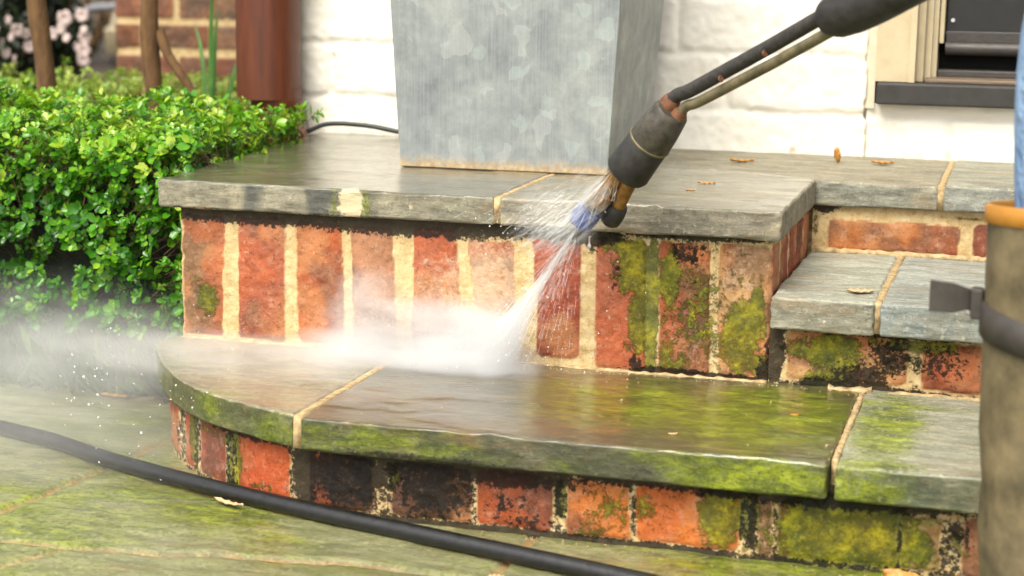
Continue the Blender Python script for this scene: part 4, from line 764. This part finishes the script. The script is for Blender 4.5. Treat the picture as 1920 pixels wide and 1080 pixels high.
add(Nz+(tgt-Nz)*t0[:, None]+rng.normal(0, .0012, (n, 3)), Nz+(tgt-Nz)*np.minimum(t1, 1)[:, None], np.full(n, .00015), rng.uniform(.0002, .0005, n))
n = 160; tgt = np.array([.46, -.045, .13])+rng.normal(0, 1, (n, 3))*np.array([.028, .01, .01]); t0 = rng.uniform(0.05, .8, n); t1 = t0+rng.uniform(.04, .12, n)
add(Nz+(tgt-Nz)*t0[:, None], Nz+(tgt-Nz)*t1[:, None], np.full(n, .0002), np.full(n, .0004))
# splash-back round the nozzle: short streaks thrown to the lower left
n = 300; a = rng.normal(0, 1, n); o0 = Nz+np.array([.004, -.012, .012])+np.stack([-np.abs(rng.normal(0, .032, n)), rng.normal(-.01, .010, n), rng.normal(.002, .020, n)], -1)
dr_ = nrmz(np.stack([-1-0*a, rng.normal(-.1, .25, n), rng.normal(-.75, .28, n)], -1)); ln_ = rng.uniform(.004, .018, n); add(o0, o0+dr_*ln_[:, None], np.full(n, .0002), rng.uniform(.0003, .0005, n))
# water leaking down the stem from the sleeve mouth to the nozzle
n = 120; u0 = rng.uniform(0, .8, n); u1 = u0+rng.uniform(.12, .35, n); Sm = np.array([.558, -.100, .366]); Em = np.array([.500, -.085, .292]); sp = rng.normal(0, 1, (n, 3))*np.array([.008, .006, .005])
add(Sm+(Em-Sm)*u0[:, None]+sp*.8, Sm+(Em-Sm)*u1[:, None]+sp*1.5, np.full(n, .0003), rng.uniform(.0003, .0007, n))
me = bpy.data.meshes.new('water_jet'); fill(me, np.concatenate(VV), np.concatenate(FF)); jet = link('water_jet', me, M_WATER); tag(jet, 'white water jet and streaky spray shooting from the blue nozzle', 'water jet', kind='stuff')
bm = bmesh.new(); bmesh.ops.create_icosphere(bm, subdivisions=2, radius=1); IV = np.array([v.co[:] for v in bm.verts]); IF = np.array([[v.index for v in fc.verts] for fc in bm.faces]); bm.free()
def drops(name, P, R, label, stretch=None):
    n = len(P); V = (IV[None]*R[:, None, None]*(stretch if stretch is not None else 1)+P[:, None]).reshape(-1, 3); F = (IF[None]+np.arange(n)[:, None, None]*len(IV)).reshape(-1, 3)
    me = bpy.data.meshes.new(name); fill(me, V, F); return tag(link(name, me, M_DROP), label, 'water drops', kind='stuff')
n1 = 60; A_ = np.stack([rng.normal(.07, .055, n1), rng.normal(-.25, .03, n1), np.abs(rng.normal(.085, .035, n1))+.02], -1)
n2 = 36; B_ = np.stack([rng.normal(-.03, .02, n2), rng.normal(-.12, .04, n2), rng.normal(.11, .025, n2)], -1)
n3 = 130; C_ = np.stack([rng.normal(.46, .05, n3), rng.normal(-.08, .012, n3), rng.uniform(.14, .32, n3)], -1)
n4 = 160; D_ = np.stack([rng.uniform(-.1, .55, n4), rng.normal(-.12, .06, n4), rng.uniform(.13, .20, n4)], -1)
PP = np.concatenate([A_, B_, C_, D_]); RR_ = np.concatenate([rng.uniform(.0003, .0016, n1), rng.uniform(.0003, .0012, n2), rng.uniform(.0003, .0010, n3), rng.uniform(.0003, .0008, n4)])
PP[:, 2] = np.maximum(PP[:, 2], np.where(PP[:, 1] > -.3, .02, .02)); drops('water_drops', PP, RR_, 'clear water drops flying around the rounded end of the lower step')
dd = tube('hanging_drop', [(.523, -.058, .287), (.523, -.058, .279), (.523, -.058, .275), (.523, -.058, .2725)], [.0006, .0012, .0024, .0008], M_DROP, None, 12, sub=4); tag(dd, 'single water drop hanging under the nozzle', 'water drop')
def mist():
    g = G('water_mist'); A_blobs = [((.385, -.050, .135), (.090, .050, .042), 130), ((.350, -.05, .152), (.105, .045, .066), 46), ((.405, -.06, .17), (.045, .03, .06), 50), ((.29, -.05, .133), (.19, .07, .026), 60), ((.255, -.045, .175), (.060, .045, .070), 34), ((.31, -.04, .16), (.15, .05, .05), 16), ((.12, -.11, .128), (.24, .10, .026), 16),
        ((-.04, -.09, .115), (.24, .14, .055), 3.4), ((-.28, .04, .09), (.46, .22, .105), 4.6), ((-.12, .0, .11), (.16, .12, .05), 3.0), ((-.16, -.20, .05), (.42, .24, .07), 3.6), ((.41, -.06, .15), (.06, .03, .05), 50), ((.435, -.055, .18), (.030, .02, .06), 30)]
    tot = None; wob = g.n('TexNoise'); g.l(g.map((6, 14, 22)), wob.inputs['Vector']); wob.inputs['Scale'].default_value = 1; wob.inputs['Detail'].default_value = 3
    a = g.n('VectorMath'); a.operation = 'SUBTRACT'; g.l(wob.outputs[1], a.inputs[0]); a.inputs[1].default_value = (.5, .5, .5)
    b = g.n('VectorMath'); b.operation = 'MULTIPLY'; g.l(a.outputs[0], b.inputs[0]); b.inputs[1].default_value = (.08, .04, .035)
    c = g.n('VectorMath'); c.operation = 'ADD'; g.l(g.P(), c.inputs[0]); g.l(b.outputs[0], c.inputs[1])
    for (ce, ra, k) in A_blobs:
        s_ = g.n('VectorMath'); s_.operation = 'SUBTRACT'; g.l(c.outputs[0], s_.inputs[0]); s_.inputs[1].default_value = ce
        d_ = g.n('VectorMath'); d_.operation = 'DIVIDE'; g.l(s_.outputs[0], d_.inputs[0]); d_.inputs[1].default_value = ra
        e_ = g.n('VectorMath'); e_.operation = 'DOT_PRODUCT'; g.l(d_.outputs[0], e_.inputs[0]); g.l(d_.outputs[0], e_.inputs[1])
        t_ = g.ma('MAXIMUM', g.ma('SUBTRACT', 1, e_.outputs['Value']), 0); v_ = g.ma('MULTIPLY', g.ma('POWER', t_, 1.6), k)
        tot = v_ if tot is None else g.ma('ADD', tot, v_)
    # the jet itself: a thin widening cone from the nozzle down to the foot of the riser
    axv = Vector(Tg)-Vector(Nz); Lj = axv.length; axn = axv/Lj
    s_ = g.n('VectorMath'); s_.operation = 'SUBTRACT'; g.l(g.P(), s_.inputs[0]); s_.inputs[1].default_value = tuple(Nz)
    p_ = g.n('VectorMath'); p_.operation = 'DOT_PRODUCT'; g.l(s_.outputs[0], p_.inputs[0]); p_.inputs[1].default_value = axn
    l2 = g.n('VectorMath'); l2.operation = 'DOT_PRODUCT'; g.l(s_.outputs[0], l2.inputs[0]); g.l(s_.outputs[0], l2.inputs[1])
    tt = g.ma('DIVIDE', p_.outputs['Value'], Lj); r2_ = g.ma('SUBTRACT', l2.outputs['Value'], g.ma('MULTIPLY', p_.outputs['Value'], p_.outputs['Value']))
    rw = g.ma('ADD', .0022, g.ma('MULTIPLY', g.ma('POWER', g.ma('MAXIMUM', tt, 0), 2.4), .038)); q_ = g.ma('DIVIDE', r2_, g.ma('MULTIPLY', rw, rw))
    stv = g.n('Mapping'); stv.vector_type = 'TEXTURE'; stv.inputs[2].default_value = Vector((-.70, -.1, -.62)).to_track_quat('X', 'Z').to_euler(); g.l(g.P(), stv.inputs[0])
    st2 = g.n('VectorMath'); st2.operation = 'MULTIPLY'; g.l(stv.outputs[0], st2.inputs[0]); st2.inputs[1].default_value = (22, 230, 230)
    streak = g.step(g.noise(1, 3, .6, st2.outputs[0]), .48, .72)
    def gb_(ce, ra, k):
        s1 = g.n('VectorMath'); s1.operation = 'SUBTRACT'; g.l(g.P(), s1.inputs[0]); s1.inputs[1].default_value = ce
        d1 = g.n('VectorMath'); d1.operation = 'DIVIDE'; g.l(s1.outputs[0], d1.inputs[0]); d1.inputs[1].default_value = ra
        e1_ = g.n('VectorMath'); e1_.operation = 'DOT_PRODUCT'; g.l(d1.outputs[0], e1_.inputs[0]); g.l(d1.outputs[0], e1_.inputs[1])
        return g.ma('MULTIPLY', g.ma('POWER', g.ma('MAXIMUM', g.ma('SUBTRACT', 1, e1_.outputs['Value']), 0), 1.2), k)
    spl = g.ma('MULTIPLY', g.ma('ADD', gb_((.487, -.085, .300), (.055, .025, .045), 105), gb_((.532, -.10, .335), (.026, .018, .040), 80)), streak)
    cone = g.ma('MULTIPLY', g.ma('MAXIMUM', g.ma('SUBTRACT', 1, q_), 0), g.ma('DIVIDE', 3.6, rw)); cone = g.ma('MULTIPLY', cone, g.ma('MULTIPLY', g.ma('GREATER_THAN', tt, 0), g.ma('LESS_THAN', tt, 1.0)))
    tot = g.ma('ADD', g.ma('MULTIPLY', tot, g.step(g.noise(1, 4, .6, g.map((9, 22, 30))), .18, .78)), g.ma('ADD', cone, spl))
    v = g.n('VolumePrincipled'); v.inputs['Color'].default_value = (.985, .985, .98, 1); v.inputs['Anisotropy'].default_value = .1; g.l(tot, v.inputs['Density'])
    g.l(v.outputs[0], g.out.inputs['Volume']); g.m.cycles.volume_step_rate = .4
    o = box('water_mist', (-.72, -.30, .018), (.562, .26, .372), g.m, None, 0); tag(o, 'white water mist billowing over the lower step and bed', 'mist', kind='stuff')
mist()
# ------------------------------------------------------------------ the person holding the lance (mostly outside the frame)
pe = empty('person', (1.13, -.42, .016), 'person in light blue jeans and muddy olive rubber boots, standing at the right edge', 'person')
def skin(name, joints, bones, mat, root, sub=2):
    me = bpy.data.meshes.new(name); ks = list(joints); me.from_pydata([joints[k][0] for k in ks], [(ks.index(a), ks.index(b)) for a, b in bones], [])
    o = link(name, me, mat, root, False); o.modifiers.new('skin', 'SKIN').use_smooth_shade = True; sm = o.modifiers.new('sub', 'SUBSURF'); sm.levels = sub; sm.render_levels = sub
    for i, k in enumerate(ks):
        r_ = joints[k][1]; o.data.skin_vertices[0].data[i].radius = r_ if hasattr(r_, '__len__') else (r_, r_)
    o.data.skin_vertices[0].data[0].use_root = True; return o
ka, kb = (1.045, -.42), (1.30, -.56)
hips = Vector((1.20, -.50, .76))
Jn = {'pelvis': (hips, (.125, .095)), 'h1': (hips+Vector((-.065, .03, -.05)), .078), 'k1': ((1.043, -.418, .56), .090), 'c1': ((1.043, -.416, .42), .081), 'a1': ((1.043, -.415, .22), .055), 'h2': (hips+Vector((.065, -.03, -.05)), .078), 'k2': ((1.28, -.56, .42), .056), 'a2': ((kb[0], kb[1], .20), .045), 'waist': (hips+Vector((0, 0, .10)), (.115, .085))}
jn = skin('jeans', Jn, [('pelvis', 'h1'), ('h1', 'k1'), ('k1', 'c1'), ('c1', 'a1'), ('pelvis', 'h2'), ('h2', 'k2'), ('k2', 'a2'), ('pelvis', 'waist')], M_JEANS, pe)
sh_l, sh_r = Vector((1.08, -.43, 1.16)), Vector((1.33, -.60, 1.16)); hl = Vector((1.0, -.40, .672)); hr = Vector((1.09, -.46, .74))
Tj = {'belly': (hips+Vector((0, 0, .12)), (.11, .08)), 'chest': ((1.20, -.515, 1.05), (.13, .09)), 'neck0': ((1.20, -.515, 1.19), .06), 'sl': (sh_l, .058), 'el': ((.97, -.40, .90), .044), 'wl': (hl.lerp(Vector((.97, -.40, .90)), .28), .034), 'sr': (sh_r, .058), 'er': ((1.24, -.66, .88), .044), 'wr': (hr.lerp(Vector((1.24, -.66, .88)), .28), .034)}
skin('shirt', Tj, [('belly', 'chest'), ('chest', 'neck0'), ('chest', 'sl'), ('sl', 'el'), ('el', 'wl'), ('chest', 'sr'), ('sr', 'er'), ('er', 'wr')], M_SHIRT, pe)
Bj = {'pelvis': (hips, .07), 'spine': ((1.20, -.515, 1.0), .07), 'neck': ((1.20, -.515, 1.22), .042), 'skull0': ((1.185, -.505, 1.29), (.058, .062)), 'skull': ((1.18, -.505, 1.36), (.066, .078)), 'crown': ((1.185, -.505, 1.42), (.045, .05)), 'nose': ((1.105, -.47, 1.325), .010)}
bones = [('pelvis', 'spine'), ('spine', 'neck'), ('neck', 'skull0'), ('skull0', 'skull'), ('skull', 'crown'), ('skull0', 'nose')]
for s_, sh_, elb, hd in (('l', sh_l, Vector((.97, -.40, .90)), hl), ('r', sh_r, Vector((1.24, -.66, .88)), hr)):
    Bj['s'+s_] = (sh_, .04); Bj['e'+s_] = (elb, .032); Bj['w'+s_] = (elb.lerp(hd, .8), .022); Bj['p'+s_] = (hd, (.030, .014)); bones += [('spine', 's'+s_), ('s'+s_, 'e'+s_), ('e'+s_, 'w'+s_), ('w'+s_, 'p'+s_)]
    fw = (hd-elb).normalized(); sd2 = gd.copy()
    for q in range(4):
        b0 = hd+fw*.028+sd2*(.024-.016*q); b1_ = b0+fw*.022+Vector((0, 0, -.010)); b2_ = b1_+Vector((.008, .0, -.022)); Bj[f'f{s_}{q}a'] = (b0, .0085); Bj[f'f{s_}{q}b'] = (b1_, .008); Bj[f'f{s_}{q}c'] = (b2_, .007); bones += [('p'+s_, f'f{s_}{q}a'), (f'f{s_}{q}a', f'f{s_}{q}b'), (f'f{s_}{q}b', f'f{s_}{q}c')]
    b0 = hd+sd2*.03; Bj['t'+s_] = (b0, .009); Bj['u'+s_] = (b0+fw*.025, .008); bones += [('p'+s_, 't'+s_), ('t'+s_, 'u'+s_)]
skin('body', Bj, bones, M_SKIN, pe)
skin('hair', {'a': ((1.195, -.51, 1.395), (.07, .075)), 'b': ((1.225, -.525, 1.34), (.062, .062)), 'c': ((1.235, -.53, 1.27), .04)}, [('a', 'b'), ('b', 'c')], M_HAIR, pe)
def boot(cx, cy_, dirn, strap):
    bt = tube('boot', [(cx, cy_, .0), (cx, cy_, .02), (cx, cy_, .08), (cx-.002, cy_, .16), (cx-.004, cy_, .25), (cx-.002, cy_, .31), (cx, cy_, .352), (cx, cy_, .366)], [.070, .072, .074, .074, .077, .081, .083, .083], M_BOOT, pe, 40, sub=4); bt['label'] = 'muddy olive boot'
    bt.data.transform(Matrix.Translation((0, 0, .018)))
    for v in bt.data.vertices:
        a_ = math.atan2(v.co.y-cy_, v.co.x-cx); k_ = 1+.022*math.sin(v.co.z*70+2*math.sin(a_*2))*math.exp(-((v.co.z-.15)/.09)**2)+.012*math.sin(a_*3+v.co.z*25); v.co.x = cx+(v.co.x-cx)*k_; v.co.y = cy_+(v.co.y-cy_)*k_
    fx = Vector(dirn); V, F = [], []
    ft = []
    for t_, w_, h_ in ((-.055, .040, .060), (-.03, .052, .070), (.02, .054, .074), (.07, .054, .070), (.115, .054, .062), (.150, .044, .056), (.168, .022, .042)):
        c_ = Vector((cx, cy_, .018))+fx*t_; s_ = Vector((-fx.y, fx.x, 0)); ft.append([c_+s_*(w_*math.cos(a))+Vector((0, 0, max(0, h_*(.38+.62*math.sin(a))) if math.sin(a) > -.5 else 0)) for a in [k*math.pi/8 for k in range(16)]])
    loft('boot_foot', ft, M_BOOT, bt)
    n_ = 41; V, F = [], []
    for k in range(40):
        a = 2*math.pi*k/40; zz = .384-.006*math.sin(a)
        for rr_, dz in ((.0825, -.009), (.0855, -.007), (.0855, .006), (.082, .008), (.079, .006), (.079, -.007)): V.append((cx+rr_*math.cos(a), cy_+rr_*math.sin(a), zz+dz))
    for k in range(40):
        for j in range(6): F.append((k*6+j, k*6+(j+1) % 6, ((k+1) % 40)*6+(j+1) % 6, ((k+1) % 40)*6+j))
    pymesh('boot_rim', V, F, M_RIM, bt)
    V, F = [], []
    for k in range(40):
        a = 2*math.pi*k/40; zz = .290+.008*math.cos(a-2.6); rr_ = .0775
        for rq, dz in ((rr_, -.015), (rr_+.004, -.014), (rr_+.004, .014), (rr_, .015)): V.append((cx-.003+rq*math.cos(a), cy_+rq*math.sin(a), zz+dz))
    for k in range(40):
        for j in range(4): F.append((k*4+j, k*4+(j+1) % 4, ((k+1) % 40)*4+(j+1) % 4, ((k+1) % 40)*4+j))
    st = pymesh('boot_strap', V, F, M_STRAP, bt)
    if strap:
        V, F = [], []; C = [(-.074, .012, .300), (-.086, .004, .306), (-.094, .000, .309), (-.106, -.003, .310), (-.126, -.006, .3115)]
        for k, (x, y, z) in enumerate(C):
            hh = (.013, .012, .009, .0125, .0135)[k]
            for dy, dz in ((-.002, -hh), (.002, -hh), (.002, hh), (-.002, hh)): V.append((cx+x, cy_+y+dy, z+dz))
        for k in range(4):
            for j in range(4): F.append((k*4+j, k*4+(j+1) % 4, k*4+4+(j+1) % 4, k*4+4+j))
        F += [(3, 2, 1, 0), (16, 17, 18, 19)]; pymesh('strap_end', V, F, M_STRAP, st, smooth=False, bevel=.0008)
        box('buckle', (cx-.092, cy_-.012, .294), (cx-.082, cy_+.004, .320), M_STRAP, st, .002)
boot(1.034, -.418, (-.2, -.98, 0), True); boot(kb[0], kb[1], (-.6, -.8, 0), False)
